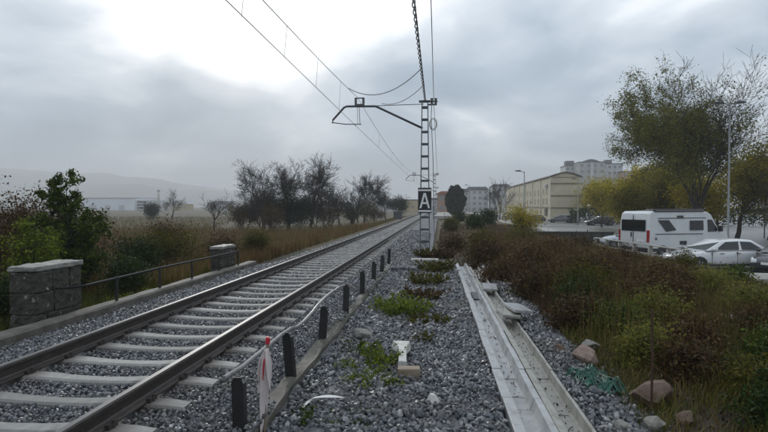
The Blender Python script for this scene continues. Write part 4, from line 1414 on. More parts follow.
tree('leafy_shrub', at_ground(-9.3, 17.0), 1.8, FINE, 0.02, 'leaf_olive', 7000, 0.06, 0.16, 77, 'olive green shrub above the middle of the left railing', 'shrub', stems=7, parts=('stems', 'foliage'), trunk_len=0.5)
tree('leafy_shrub', at_ground(-8.0, 12.4), 1.1, FINE, 0.02, 'leaf_dark', 7000, 0.055, 0.13, 78, 'dark low shrub directly behind the left railing', 'shrub', stems=7, parts=('stems', 'foliage'), trunk_len=0.5)
tree('leafy_shrub', at_ground(-8.4, 9.3), 1.0, FINE, 0.02, 'leaf_dark', 7000, 0.055, 0.13, 79, 'dark low shrub at the left edge behind the kerb', 'shrub', stems=7, parts=('stems', 'foliage'), trunk_len=0.5)
tree('leafy_shrub', at_ground(-8.8, 20.5), 1.4, FINE, 0.02, 'leaf_brown', 6000, 0.06, 0.18, 80, 'brown shrub behind the smaller stone pillar', 'shrub', stems=7, parts=('stems', 'foliage'), trunk_len=0.5, bark='bark_warm')
tree('leafy_shrub', at_ground(-8.2, 23.0), 1.3, FINE, 0.02, 'leaf_olive', 5000, 0.07, 0.18, 81, 'olive shrub beside the ballast beyond the smaller stone pillar', 'shrub', stems=7, parts=('stems', 'foliage'), trunk_len=0.5)
tree('leafy_shrub', at_ground(-12.0, 22.0), 2.0, FINE, 0.02, 'leaf_brown', 8000, 0.07, 0.22, 82, 'wide brown shrub in the dry thicket left of the smaller pillar', 'shrub', stems=8, parts=('stems', 'foliage'), trunk_len=0.5, bark='bark_warm')


def weed(x, y, r, h, n, m, label, seed, size=0.035, z=None):
    rs_ = np.random.RandomState(seed)
    root = empty('weed_plant', (x, y, z if z is not None else zgravel(x, y)))
    tag(root, label, 'weed')
    segs, cen = [], []
    for k in range(max(8, n // 22)):
        a = rs_.rand() * 6.283
        rr_ = r * math.sqrt(rs_.rand())
        b = np.array([math.cos(a) * rr_ * 0.6, math.sin(a) * rr_ * 0.6, -0.02])
        t = b + np.array([math.cos(a) * rr_ * 0.6 + rs_.normal() * 0.02, math.sin(a) * rr_ * 0.6 + rs_.normal() * 0.02, h * rs_.uniform(0.45, 1.0)])
        mid = (b + t) / 2 + rs_.normal(size=3) * 0.012
        segs += [(tuple(b), tuple(mid), 0.0035, 0.0028), (tuple(mid), tuple(t), 0.0028, 0.0015)]
        for j in range(n // max(8, n // 22)):
            q_ = rs_.uniform(0.15, 1.05)
            pt = b * (1 - q_) + t * q_ + rs_.normal(size=3) * 0.02
            cen.append(np.maximum(pt, [-9, -9, 0.01]))
    V, Q = segs_mesh(segs, 4)
    link('stems', fastmesh('stems', V, Q), 'bark_warm', root)
    V, Q = leaves_mesh(cen, size, rs_, 0.6, 0.3)
    link('foliage', fastmesh('foliage', V, Q), m, root)
    return root


weed(-0.72, 10.1, 0.55, 0.36, 2200, 'leaf_bright', 'bright green leafy weed clump in the gravel beyond the white post', 1, 0.05)
weed(-0.8, 6.75, 0.28, 0.26, 800, 'leaf_bright', 'yellow-green weed growing left of the white concrete post', 2, 0.035)
weed(-0.78, 6.05, 0.34, 0.12, 800, 'leaf_bright', 'low bright weeds left of the small tan block', 3, 0.03)
weed(-1.2, 6.55, 0.14, 0.14, 260, 'leaf_bright', 'small green weed against the right kerb', 4, 0.03)
weed(-1.3, 4.9, 0.14, 0.12, 240, 'leaf_green', 'tiny green weeds at the foot of the stake', 5, 0.03)
weed(-0.9, 5.0, 0.26, 0.07, 260, 'leaf_green', 'sparse green sprouts in gravel near the white plastic strip', 6, 0.03)
weed(-0.25, 8.0, 0.16, 0.16, 260, 'leaf_olive', 'small olive weed right of the white post', 7, 0.035)
weed(-0.35, 13.8, 0.5, 0.34, 1300, 'leaf_olive', 'olive weed clump in the gravel before the mast slab', 8, 0.06)
weed(-0.1, 16.5, 0.6, 0.45, 1500, 'leaf_olive', 'yellow-brown weed clump near the far end of the troughs', 9, 0.07)
weed(0.2, 4.6, 0.12, 0.08, 140, 'leaf_olive', 'tiny weed sprouting against the side of the grey trough', 10, 0.03)
weed(-6.55, 10.2, 0.28, 0.32, 800, 'leaf_bright', 'bright green weeds beside the large pillar behind the left kerb', 11, 0.04, -0.3)
weed(-6.6, 11.6, 0.28, 0.24, 600, 'leaf_bright', 'bright green weeds behind the middle of the left railing', 12, 0.04, -0.3)
weed(-0.2, 9.4, 0.4, 0.16, 700, 'leaf_olive', 'spreading olive weeds right of the bright green clump', 14, 0.045)
weed(-1.1, 7.4, 0.3, 0.14, 600, 'leaf_green', 'green weeds along the kerb beside the broken kerb lump', 15, 0.04)
weed(-0.3, 11.8, 0.5, 0.25, 1100, 'leaf_brown', 'brownish weeds in the gravel beyond the bright green clump', 16, 0.055)
weed(-0.6, 22.2, 0.5, 0.4, 1200, 'leaf_olive', 'olive weeds hiding the foot of the near mast', 17, 0.08, -0.35)
weed(0.1, 21.6, 0.6, 0.45, 1400, 'leaf_brown', 'brown weeds right of the near mast foot', 18, 0.08, -0.35)
weed(-6.7, 7.0, 0.3, 0.3, 700, 'leaf_green', 'green weeds in front of the large stone pillar', 13, 0.04, -0.3)

# --- thicket on the right: individual bushes
BUSH = [(8, 0.62, 42, 4), (6, 0.55, 46, 3), (4, 0.5, 48, 2)]
TH = [
    (2.7, 15.5, 1.1, 'leaf_russet', 6500, 'reddish brown bramble bush at the far end of the troughs'),
    (1.9, 19.0, 1.2, 'leaf_brown', 6000, 'brown bush behind the trough ends right of the mast'),
    (3.5, 12.6, 1.0, 'leaf_russet', 7500, 'reddish brown bramble bush behind the lid pile'),
    (4.6, 14.8, 0.8, 'leaf_brown', 7000, 'brown dry bush in the middle of the thicket'),
    (2.75, 10.6, 0.8, 'leaf_dark', 6500, 'dark green bramble right beside the lid pile'),
    (4.6, 11.2, 0.72, 'leaf_russet', 7500, 'rust coloured bramble in the centre of the weedy bank'),
    (3.7, 9.4, 0.62, 'leaf_tree', 6000, 'green leafy bramble in front of the rust coloured bramble'),
    (6.2, 13.0, 0.55, 'leaf_tree', 7000, 'brown bush in front of the camper van'),
    (5.9, 10.6, 0.6, 'leaf_tree', 6500, 'olive weedy bush on the bank below the white car'),
    (7.6, 12.0, 0.22, 'leaf_brown', 6500, 'brown weedy bush near the right edge of the bank'),
    (2.75, 7.3, 0.45, 'leaf_tree', 5500, 'yellow-green bramble behind the large brown rock'),
    (7.6, 15.4, 0.22, 'leaf_tree', 6500, 'tall olive weeds before the dark car'),
    (9.2, 17.4, 0.16, 'leaf_green', 6000, 'green weeds before the white car front'),
    (6.4, 18.5, 0.42, 'leaf_brown', 6000, 'brown brush before the pale fence'),
    (4.1, 20.0, 0.85, 'leaf_russet', 6000, 'russet brush in front of the dark low wall'),
    (3.4, 5.8, 0.36, 'leaf_olive', 5000, 'dark low bramble right of the rusty rod'),
    (4.4, 7.2, 0.42, 'leaf_green', 5500, 'dark low bramble at the right behind the small whitish stone'),
    (4.3, 5.6, 0.4, 'leaf_dark', 5000, 'dark weeds filling the bottom right corner'),
    (3.6, 7.9, 0.5, 'leaf_russet', 5000, 'small russet bramble between the pale stones and the rod'),
    (5.0, 8.6, 0.5, 'leaf_brown', 5500, 'brown weeds left of the white lump of rubble'),
    (5.2, 6.6, 0.42, 'leaf_green', 5500, 'olive weeds at the right edge below the white rubble'),
    (2.9, 8.8, 0.5, 'leaf_green', 5000, 'green bramble above the grey rock behind the pale pink rock'),
    (6.9, 9.2, 0.45, 'leaf_russet', 5500, 'russet weeds at the right edge behind the white rubble'),
    (2.15, 12.4, 0.85, 'leaf_brown', 6500, 'brown bramble leaning towards the trough beyond the lid pile'),
    (1.75, 15.0, 0.9, 'leaf_russet', 6000, 'reddish bramble hanging over the far trough end'),
    (2.45, 9.5, 0.6, 'leaf_brown', 6000, 'brown bramble at the near side of the lid pile'),
    (3.2, 11.4, 0.85, 'leaf_olive', 7000, 'olive bramble in the thicket just right of the lid pile'),
    (5.2, 12.8, 0.75, 'leaf_brown', 7000, 'dry brown bramble below the rear of the camper van'),
    (3.9, 10.4, 0.7, 'leaf_brown', 7000, 'dull brown bramble behind the green leafy bramble'),
    (3.0, 6.7, 0.42, 'leaf_brown', 5500, 'brown bramble just behind the rusty rod'),
    (3.9, 6.3, 0.42, 'leaf_dark', 6000, 'dark bramble in the middle of the bottom right corner'),
    (3.1, 5.0, 0.36, 'leaf_dark', 5000, 'dark weeds at the bottom edge right of the rod'),
    (1.9, 25.0, 1.1, 'leaf_olive', 4500, 'olive bush right of the mast foot'),
    (0.9, 29.0, 0.9, 'leaf_brown', 4500, 'brown bush just behind the mast'),
    (4.2, 27.0, 0.9, 'leaf_olive', 4500, 'dull olive bush behind the russet brush'),
    (6.6, 25.5, 0.4, 'leaf_brown', 4500, 'low brown bush before the middle of the dark wall'),
    (9.9, 22.5, 0.3, 'leaf_olive', 4500, 'olive bush at the foot of the pale fence'),
]
for k, (x, y, h, mm, n, lab) in enumerate(TH):
    sz_ = 0.034 + 0.0022 * y
    tree('bramble_bush', at_ground(x, y), h, BUSH, 0.012, mm, int(n * 1.25), sz_, 0.09 + 0.006 * y, 100 + k, lab, 'bush', stems=13, parts=('stems', 'foliage'), trunk_len=0.62,
         bark='bark_warm', droop=0.35 * h, fan=0.35, aspect=0.45, wob=0.2)
tree('yellow_shrub', at_ground(6.2, 40), 2.2, SHR, 0.04, 'leaf_yellow', 3500, 0.11, 0.22, 151, 'yellow leaved shrub beyond the thicket below the cream building', 'shrub', stems=6, parts=('stems', 'foliage'))
for k, (x, y, h, mm, lab) in enumerate((
        (3.0, 45, 1.5, 'leaf_dark', 'dark green bush left of the yellow shrub'),
        (5.2, 55, 1.8, 'leaf_dark', 'dark green bush behind the yellow shrub'),
        (1.0, 50, 1.3, 'leaf_olive', 'olive scrub between the mast and the dark green bush'),
        (2.6, 70, 1.4, 'leaf_dark', 'distant dark bush at the foot of the round tree'),
        (7.4, 48, 1.3, 'leaf_dark', 'dark bush at the left end of the dark wall'))):
    tree('scrub_bush', at_ground(x, y), h, SHR, 0.04, mm, 3500, 0.1 + 0.0008 * y, 0.22, 160 + k, lab, 'bush', stems=8, parts=('stems', 'foliage'))


# --- grass as stuff


def blades(name, pts_, h, w, m, label, cat, seed, bend=0.4, var=0.5):
    rs_ = np.random.RandomState(seed)
    p_ = np.asarray(pts_, dtype=np.float64)
    n = len(p_)
    az = rs_.rand(n) * 6.283
    hh = (h if np.isscalar(h) else np.asarray(h)) * rs_.uniform(1 - var, 1 + var * 0.6, n)
    side = np.stack([np.cos(az), np.sin(az), np.zeros(n)], 1)
    lean = np.stack([np.cos(az + 1.57), np.sin(az + 1.57), np.zeros(n)], 1) * (hh * bend * rs_.uniform(0.1, 1.2, n))[:, None]
    up = np.zeros((n, 3)); up[:, 2] = hh
    ww = (w if np.isscalar(w) else np.asarray(w))
    wv = side * (ww * np.ones(n))[:, None] * 0.5
    v = np.stack([p_ - wv, p_ + wv, p_ + up * 0.6 + lean * 0.35 + wv * 0.8, p_ + up * 0.6 + lean * 0.35 - wv * 0.8, p_ + up * np.array([1, 1, 0.95]) + lean], 1)
    base = np.arange(n)[:, None] * 5
    Q = base + np.array([[0, 1, 2, 3]])
    T = base + np.array([[3, 2, 4]])
    o = link(name, fastmesh(name, v.reshape(-1, 3), Q, T), m)
    tag(o, label, cat, kind='stuff')
    return o


def patch(n, sampler, rs_, cond=None):
    out = []
    while len(out) < n:
        x, y = sampler(rs_)
        if cond is None or cond(x, y):
            out.append((x, y, zt(x, y) - 0.02))
    return out


rs2 = np.random.RandomState(77)


def clump(x, y, s=0.8, t=0.0):
    return mnoise.noise(Vector((x * s, y * s, 11.0))) > t + 0.25 * rs2.normal()


def samp(x0, x1, y0, y1, pw=1.0):
    return lambda r: (r.uniform(x0, x1), y0 + (y1 - y0) * r.rand() ** pw)


# right bank
A = patch(30000, samp(1.95, 10.5, 4.2, 24, 1.7), rs2, lambda x, y: clump(x, y, 0.9, -0.35) and x > 1.9 + 0.03 * y and not (x < 2.7 and y < 7.8))
blades('grass', A, 0.2, 0.012, 'grass_green', 'short green grass growing over the weedy bank on the right', 'grass', 1)
B = patch(34000, samp(1.9, 11.0, 6.5, 30, 1.5), rs2, lambda x, y: clump(x, y, 0.6, -0.1) and x > 1.75 + 0.015 * y and (y > 9.5 or x > 4.2))
blades('dry_stalks', B, [min(0.85, 0.3 + 0.032 * b[1]) * max(0.25, 1.25 - 0.115 * b[0]) for b in B], 0.008, 'grass_dry', 'brown dry weed stalks of the thicket on the right bank', 'dry weeds', 2, 0.3)
A2 = patch(15000, samp(1.75, 6.5, 4.2, 9.5, 1.0), rs2, lambda x, y: clump(x, y, 1.3, -0.05) and x > 1.5 + 0.06 * y)
blades('weedy_grass', A2, 0.16, 0.009, 'grass_green', 'fine green grass around the rocks at the bottom right', 'grass', 12, 0.8)
A3 = patch(14000, samp(2.0, 7.5, 4.2, 12, 1.0), rs2)
blades('dead_stems', A3, 0.22, 0.006, 'grass_straw', 'thin straw coloured dead stems among the rocks at the right', 'dry weeds', 13, 1.1)
cen = np.array(patch(16000, samp(1.6, 7.5, 4.1, 12, 1.1), rs2)) + np.array([[0, 0, 0.035]])
V, Q = leaves_mesh(cen, 0.04, np.random.RandomState(3), 0.55)
tag(link('leaf_litter', fastmesh('leaf_litter', V, Q), 'leaf_brown'), 'brown leaf litter scattered over the soil of the right bank', 'leaf litter', kind='stuff')
cen = []
for k in range(420):
    y = 3.8 + 12 * rs2.rand() ** 1.3
    if rs2.rand() < 0.6:
        cen.append((xl(y) + 0.408 + rs2.normal(0.19, 0.05), y, -0.21 - 0.112))
    else:
        cen.append((xl(y) + rs2.normal(0.22, 0.04), y, -0.21 - 0.122))
V, Q = leaves_mesh(cen, 0.03, np.random.RandomState(9), 0.5)
tag(link('trough_litter', fastmesh('trough_litter', V, Q), 'leaf_brown'), 'brown leaf crumbs and dirt lying inside the open cable troughs', 'leaf litter', kind='stuff')
# verge by the mast and beyond
TS = patch(9000, samp(2.2, 10.5, 7.5, 28, 1.4), rs2, lambda x, y: x > 1.9 + 0.02 * y and clump(x, y, 0.8, 0.0))
blades('tall_stalks', TS, [min(0.95, 0.4 + 0.035 * b[1]) * max(0.38, 1.25 - 0.1 * b[0]) for b in TS], 0.006, 'grass_straw', 'thin tan stalks standing above the brambles of the right bank', 'dry weeds', 22, 0.25, 0.7)
Cc = patch(14000, samp(-0.4, 9.0, 17, 60, 1.3), rs2, lambda x, y: x > -0.5 + 0.01 * y)
blades('verge_grass', Cc, 0.32, 0.022, 'grass_dry', 'rough brown and green grass around the mast foot', 'grass', 3)
# left bank
D1 = patch(16000, samp(-12, -6.32, 5.5, 17, 1.2), rs2, lambda x, y: not (-6.9 < x < -6.38 and (7.6 < y < 8.8 or 14.65 < y < 15.75)))
blades('bank_grass', D1, 0.28, 0.014, 'grass_green', 'green grass on the bank behind the left kerb and railing', 'grass', 4)
E1 = patch(34000, lambda r: (lambda y: (-6.7 - (0.75 * y + 2) * r.rand() ** 1.2, y))(13 + 44 * r.rand() ** 1.3), rs2)
blades('dry_thicket', E1, [0.45 + 0.005 * b[1] for b in E1], 0.022, 'grass_warm', 'brown dry grass and brush between the left kerb and the bare trees', 'dry weeds', 5, 0.35)
F1 = patch(9000, lambda r: (-6.95 - 2.2 * r.rand() ** 1.5, 17 + 90 * r.rand() ** 1.6), rs2)
blades('shoulder_grass', F1, 0.25, 0.03, 'grass_straw', 'pale green and straw grass along the ballast shoulder on the left', 'grass', 6)
G1 = patch(16000, lambda r: (lambda y: (-(0.35 * y + 6) - (0.7 * y) * r.rand(), y))(40 + 90 * r.rand() ** 1.1), rs2)
blades('meadow_grass', G1, 0.5, 0.06, 'grass_straw', 'pale straw grass of the open meadow behind the left bank', 'grass', 7)

# ------------------------------------------------------------------ big trees on the right
BIG = [(15, 1.9, 27, 4), (9, 0.5, 32, 8), (7, 0.55, 38, 5), (5, 0.5, 42, 3), (3, 0.5, 42, 2)]
tree('big_tree', (20.4, 43, -1.2), 15.6, BIG, 0.30, 'leaf_tree', 52000, 0.145, 0.27, 205, 'tall half-bare tree with thin leaves standing behind the camper van', 'tree', minr=0.012,
     trunk_len=0.2, wob=0.09, keep=lambda x, y, z: max(0.03, 0.95 - 0.05 * z - 0.12 * x + 0.13 * math.hypot(x, y)) ** 2, cluster=0.2)
DENSE = [(8, 0.75, 40, 5), (7, 0.6, 42, 4), (5, 0.5, 44, 3)]
tree('leafy_tree', (26.5, 50, -1.2), 8.6, DENSE, 0.22, 'leaf_mixed', 13000, 0.19, 0.45, 211, 'olive leafy tree at the right edge behind the lamp post', 'tree')
tree('leafy_tree', (30.6, 47, -1.2), 10.0, DENSE, 0.22, 'leaf_mixed', 16000, 0.2, 0.45, 212, 'yellowing tree cut by the right edge of the picture', 'tree')
tree('leafy_tree', (21.6, 54, -1.2), 6.8, DENSE, 0.2, 'leaf_mixed', 14000, 0.2, 0.45, 213, 'dark green tree behind the tall half-bare tree', 'tree')
tree('leafy_tree', (26.0, 62, -1.2), 8.0, DENSE, 0.2, 'leaf_dark', 12000, 0.2, 0.5, 214, 'dark green tree farther behind the lamp post', 'tree')
tree('leafy_tree', (35.0, 58, -1.2), 9.0, DENSE, 0.2, 'leaf_olive', 9000, 0.24, 0.5, 218, 'olive tree beyond the yellowing tree at the right edge', 'tree')
for k, (x, y, h, mm, lab) in enumerate(((24.2, 49, 6.2, 'leaf_yellow', 'golden tree in front of the lamp post trees at the far right'), (18.6, 52, 5.6, 'leaf_mixed', 'low olive tree above the middle of the camper van'),
                                        (28.6, 49, 8.2, 'leaf_mixed', 'full olive tree just left of the yellowing tree at the right edge'), (23.2, 58, 8.2, 'leaf_mixed', 'broad olive tree rising behind the tall half-bare tree'))):
    tree('leafy_tree', (x, y, -1.2), h, DENSE, 0.16, mm, 11000, 0.19, 0.5, 240 + k, lab, 'tree', trunk_len=0.3)
for k, (x, y, h, n_, lab) in enumerate(((24.0, 68, 7.4, 12000, 'large yellow autumn tree left of the tall half-bare tree'), (22.6, 76, 6.4, 9000, 'yellow-green autumn tree in the middle of the yellow row'),
                                    (28.5, 88, 7.4, 9000, 'yellow autumn tree behind the middle of the yellow row'), (30.8, 100, 7.2, 9000, 'yellow autumn tree nearest the cream building gable'),
                                    (27.6, 74, 8.4, 12000, 'tallest yellow autumn tree beside the olive trees'), (21.6, 63, 5.4, 8000, 'low yellow autumn tree just above the camper van roof'))):
    tree('autumn_tree', (x, y, -1.2), h, DENSE, 0.14, 'leaf_yellow', n_, 0.24, 0.6, 220 + k, lab, 'tree', trunk_len=0.3)
# clipped hedge closing the car park
rsh = np.random.RandomState(61)
root = empty('hedge', (44, 84, -1.2), -0.5)
tag(root, 'dark hedge closing the car park behind the trees on the right', 'hedge')
c = np.stack([rsh.uniform(-24, 24, 16000), rsh.normal(0, 0.5, 16000), 2.6 * rsh.rand(16000) ** 0.7], 1)
c[:, 2] *= 1 + 0.3 * np.array([mnoise.noise(Vector((q_[0] * 0.5, 0, 5))) for q_ in c])
V, Q = leaves_mesh(c, 0.3, rsh, 0.55)
link('foliage', fastmesh('foliage', V, Q), 'leaf_dark', root)
V, Q = segs_mesh([((x_, 0, -0.1), (x_ + 0.1, 0, 1.7), 0.05, 0.02) for x_ in np.arange(-23, 23, 1.5)], 4)
link('stems', fastmesh('stems', V, Q), 'bark', root)
# round dark tree by the platform
rs3 = np.random.RandomState(40)
root = empty('round_tree', (3.45, 115, -0.3))
tag(root, 'dark egg-shaped evergreen tree standing right of the sign', 'tree')
u = rs3.normal(size=(12000, 3)); u /= np.linalg.norm(u, axis=1, keepdims=True)
rad = 0.72 + 0.3 * rs3.rand(12000, 1) ** 0.5
c = u * rad * np.array([[2.15, 2.15, 3.15]])
c *= (1 + 0.30 * np.array([[mnoise.noise(Vector(q_) * 0.9)] for q_ in c]))
c[:, 2] += 3.2
V, Q = leaves_mesh(c, 0.34, rs3, 0.5)
link('crown', fastmesh('crown', V, Q), 'leaf_evergreen', root)
V, Q = segs_mesh([((0, 0, -0.2), (0, 0.05, 1.2), 0.25, 0.2), ((0, 0.05, 1.2), (0.1, 0, 4.5), 0.2, 0.06), ((0, 0.05, 1.2), (0.8, 0.3, 3.4), 0.1, 0.04), ((0, 0.05, 1.2), (-0.8, -0.3, 3.2), 0.1, 0.04)], 6)
link('trunk', fastmesh('trunk', V, Q), 'bark', root)
tree('bare_tree', (10.6, 95, -1.0), 8.0, BARE3, 0.15, seed=44, label='purplish bare tree left of the cream building', minr=0.02, bark='bark_warm')
tree('bare_tree', (11.6, 110, -1.0), 8.0, BARE3, 0.15, seed=45, label='second bare tree close to the far end of the cream building', minr=0.022, bark='bark_warm')

# ------------------------------------------------------------------ vehicles


def wheel(parent, x, y, r, w, side):
    t = MB()
    n = 20
    prof = [(r * 0.62, -w / 2), (r * 0.93, -w / 2), (r, -w / 2 + 0.03), (r, w / 2 - 0.03), (r * 0.93, w / 2), (r * 0.62, w / 2)]
    secs = [[(x + pr * math.cos(2 * math.pi * k / n), y + pw, r + pr * math.sin(2 * math.pi * k / n)) for k in range(n)] for pr, pw in prof]
    b = len(t.v)
    for s in secs:
        t.v += s
    for i in range(len(secs) - 1):
        for k in range(n):
            k2 = (k + 1) % n
            t.f.append((i * n + k, i * n + k2, (i + 1) * n + k2, (i + 1) * n + k))
    ty = t.build('wheel', 'rubber', parent, smooth=True)
    m_ = MB()
    yo = y + side * (w / 2 - 0.02)
    m_.tube([(x, y - side * 0.02, r), (x, yo, r)], r * 0.63, 20)
    for k in range(5):
        a = 2 * math.pi * k / 5
        m_.prism([(x + math.cos(a + d_) * q_, r + math.sin(a + d_) * q_) for d_, q_ in ((-0.5, r * 0.1), (-0.14, r * 0.6), (0.14, r * 0.6), (0.5, r * 0.1))], 'y', yo, yo + side * 0.018)
    m_.build('rim', 'rim', ty)
    return ty


def quad_panel(name, p4, m, parent, off=0.004, th=0.006):
    a, b, c_, d = [Vector(p_) for p_ in p4]
    n = (b - a).cross(d - a).normalized()
    mbx = MB()
    vs_ = [q_ + n * off for q_ in (a, b, c_, d)] + [q_ + n * (off + th) for q_ in (a, b, c_, d)]
    mbx.add(vs_, [(3, 2, 1, 0), (4, 5, 6, 7), (0, 1, 5, 4), (1, 2, 6, 5), (2, 3, 7, 6), (3, 0, 4, 7)])
    return mbx.build(name, m, parent, bevel=0.0)


def mix3(a, b, t):
    return tuple(a[i] + (b[i] - a[i]) * t for i in range(3))


def car(loc, heading, paint, label, L=4.45, W=1.78, H=1.46, hatch=False, detail=True):
    """front towards +x of its own axes"""
    root = empty('parked_car', loc, heading)
    tag(root, label, 'car')
    hl = L / 2
    w = W / 2
    # lower body: stations from rear to front: x, half width, bottom z, belt z, crown z
    ST = [(-hl, 0.74 * w, 0.42, 0.66, 0.70), (-hl + 0.06, 0.86 * w, 0.30, 0.84, 0.90), (-hl + 0.25, 0.95 * w, 0.24, 0.93, 0.98), (-hl + 0.8, 0.99 * w, 0.22, 0.94, 0.98),
          (-0.4, w, 0.21, 0.93, 0.96), (0.5, w, 0.21, 0.91, 0.95), (0.95, 0.99 * w, 0.22, 0.88, 0.95), (hl - 0.75, 0.97 * w, 0.23, 0.80, 0.90), (hl - 0.3, 0.92 * w, 0.25, 0.70, 0.80),
          (hl - 0.08, 0.82 * w, 0.28, 0.60, 0.69), (hl, 0.66 * w, 0.36, 0.52, 0.58)]
    secs = []
    for x, hw, z0, zb, zc2 in ST:
        secs.append([(x, -hw * 0.9, z0), (x, hw * 0.9, z0), (x, hw, z0 + 0.12), (x, hw * 1.0, (z0 + zb) * 0.5 + 0.06), (x, hw * 0.95, zb), (x, hw * 0.7, zc2),
                     (x, -hw * 0.7, zc2), (x, -hw * 0.95, zb), (x, -hw * 1.0, (z0 + zb) * 0.5 + 0.06), (x, -hw, z0 + 0.12)])
    m = MB(); m.loft(secs)
    body = m.build('body', paint, root, smooth=True)
    sb_ = body.modifiers.new('sub', 'SUBSURF'); sb_.levels = 2; sb_.render_levels = 2
    # greenhouse
    bx0, bx1 = (-hl + 0.12 if hatch else -hl + 0.5), 1.18
    rx0, rx1 = (-hl + 0.55 if hatch else -hl + 1.15), 0.30
    zb, zr = 0.92, H
    bw, rw = 0.93 * w, 0.70 * w
    xm = (rx0 + rx1) / 2
    secs = []
    NB = 9
    for i in range(NB):
        t = i / (NB - 1)
        xb = bx0 + (bx1 - bx0) * t
        xr = rx0 + (rx1 - rx0) * t
        z_ = zr - 0.05 * (2 * t - 1) ** 2 - 0.02
        secs.append([(xb, -bw, zb), (xb, bw, zb), (xr, rw, z_ - 0.05), (xr, rw * 0.8, z_ + 0.012), (xr, 0, z_ + 0.03), (xr, -rw * 0.8, z_ + 0.012), (xr, -rw, z_ - 0.05)])
    m = MB(); m.loft(secs)
    m.build('cabin', paint, root, bevel=0.03)
    # glass, set just proud of the cabin
    def side_pt(t, v, s):
        xb = bx0 + (bx1 - bx0) * t
        xr = rx0 + (rx1 - rx0) * t
        z_ = zr - 0.05 * (2 * t - 1) ** 2 - 0.02 - 0.05
        return (xb + (xr - xb) * v, s * (bw + (rw - bw) * v), zb + (z_ - zb) * v)
    for s in (-1, 1):
        for t0, t1 in ((0.09, 0.44), (0.49, 0.88)):
            k = [side_pt(t0, 0.08, s), side_pt(t1, 0.08, s), side_pt(t1 if t1 < 0.8 else t1 - 0.02, 0.9, s), side_pt(t0 + (0.05 if t0 < 0.2 else 0), 0.9, s)]
            if s > 0:
                k = [k[1], k[0], k[3], k[2]]
            quad_panel('side_window', k, 'glass_dark', root, 0.006)
    def end_quad(t, v0, v1, ins):
        a0, a1 = side_pt(t, v0, -1), side_pt(t, v0, 1)
        b0, b1 = side_pt(t, v1, -1), side_pt(t, v1, 1)
        return [mix3(a0, a1, ins), mix3(a0, a1, 1 - ins), mix3(b0, b1, 1 - ins), mix3(b0, b1, ins)]
    q1 = end_quad(1.0, 0.05, 0.95, 0.06)
    quad_panel('windscreen', q1, 'glass_grey', root, 0.006)
    q2 = end_quad(0.0, 0.08, 0.92, 0.08)
    quad_panel('rear_window', [q2[1], q2[0], q2[3], q2[2]], 'glass_dark', root, 0.006)
    for s in (-1, 1):
        for x in (-hl + 0.82, hl - 0.86):
            m = MB()
            m.prism([(x + 0.37 * math.cos(a), 0.30 + 0.37 * math.sin(a)) for a in [math.pi * 2 * i / 20 for i in range(20)]], 'y', s * (w - 0.25), s * (w + 0.004))
            m.build('wheel_arch', 'trim_black', root)
            wheel(root, x, s * (w - 0.09), 0.31, 0.2, s)
        m = MB()
        m.loft([[(hl - 0.42, s * 0.93 * w, 0.58), (hl - 0.42, s * 0.90 * w, 0.74), (hl - 0.42, s * 0.8 * w, 0.74), (hl - 0.42, s * 0.8 * w, 0.58)],
                [(hl - 0.035, s * 0.76 * w, 0.55), (hl - 0.045, s * 0.74 * w, 0.66), (hl - 0.03, s * 0.48 * w, 0.66), (hl - 0.02, s * 0.5 * w, 0.56)]])
        m.build('headlight', 'lamp_glass', root)
        m = MB(); m.box(-hl - 0.004, -hl + 0.22, s * 0.68 * w - 0.14, s * 0.68 * w + 0.16, 0.68, 0.84)
        m.build('tail_light', 'tail_red', root, bevel=0.02)
        m = MB(); m.box(0.72, 0.88, s * (w + 0.02) - 0.1, s * (w + 0.02) + 0.1, 0.93, 1.05)
        m.build('mirror', paint, root, bevel=0.03)
        m = MB(); m.box(-0.42, -0.22, s * w * 1.0 - 0.012, s * w * 1.0 + 0.014, 0.8, 0.825); m.box(0.35, 0.55, s * w * 1.0 - 0.012, s * w + 0.014, 0.79, 0.815)
        m.build('door_handle', 'trim_black', root)
        m = MB()
        for xs_ in (0.93, -0.28, -1.2):
            m.box(xs_ - 0.006, xs_ + 0.006, s * w * 0.99 - 0.03, s * w * 0.99 + 0.012, 0.32, 0.88)
        m.build('door_seams', 'trim_black', root)
        m = MB(); m.box(-hl + 1.2, hl - 1.28, s * w * 0.985 - 0.02, s * w * 0.985 + 0.02, 0.22, 0.30)
        m.build('sill', 'trim_black', root)
    m = MB(); m.box(hl - 0.12, hl + 0.012, -0.52 * w, 0.52 * w, 0.36, 0.47); m.build('grille', 'trim_black', root, bevel=0.01)
    m = MB(); m.box(hl - 0.05, hl + 0.022, -0.26, 0.26, 0.48, 0.585); m.build('number_plate', 'sign_white', root)
    m = MB(); m.box(-hl - 0.02, -hl + 0.05, -0.26, 0.26, 0.5, 0.61); m.build('number_plate', 'sign_white', root)
    return root


def az(a):                    # heading azimuth (from +Y clockwise) to a z rotation for a +x front
    return R(90 - a)


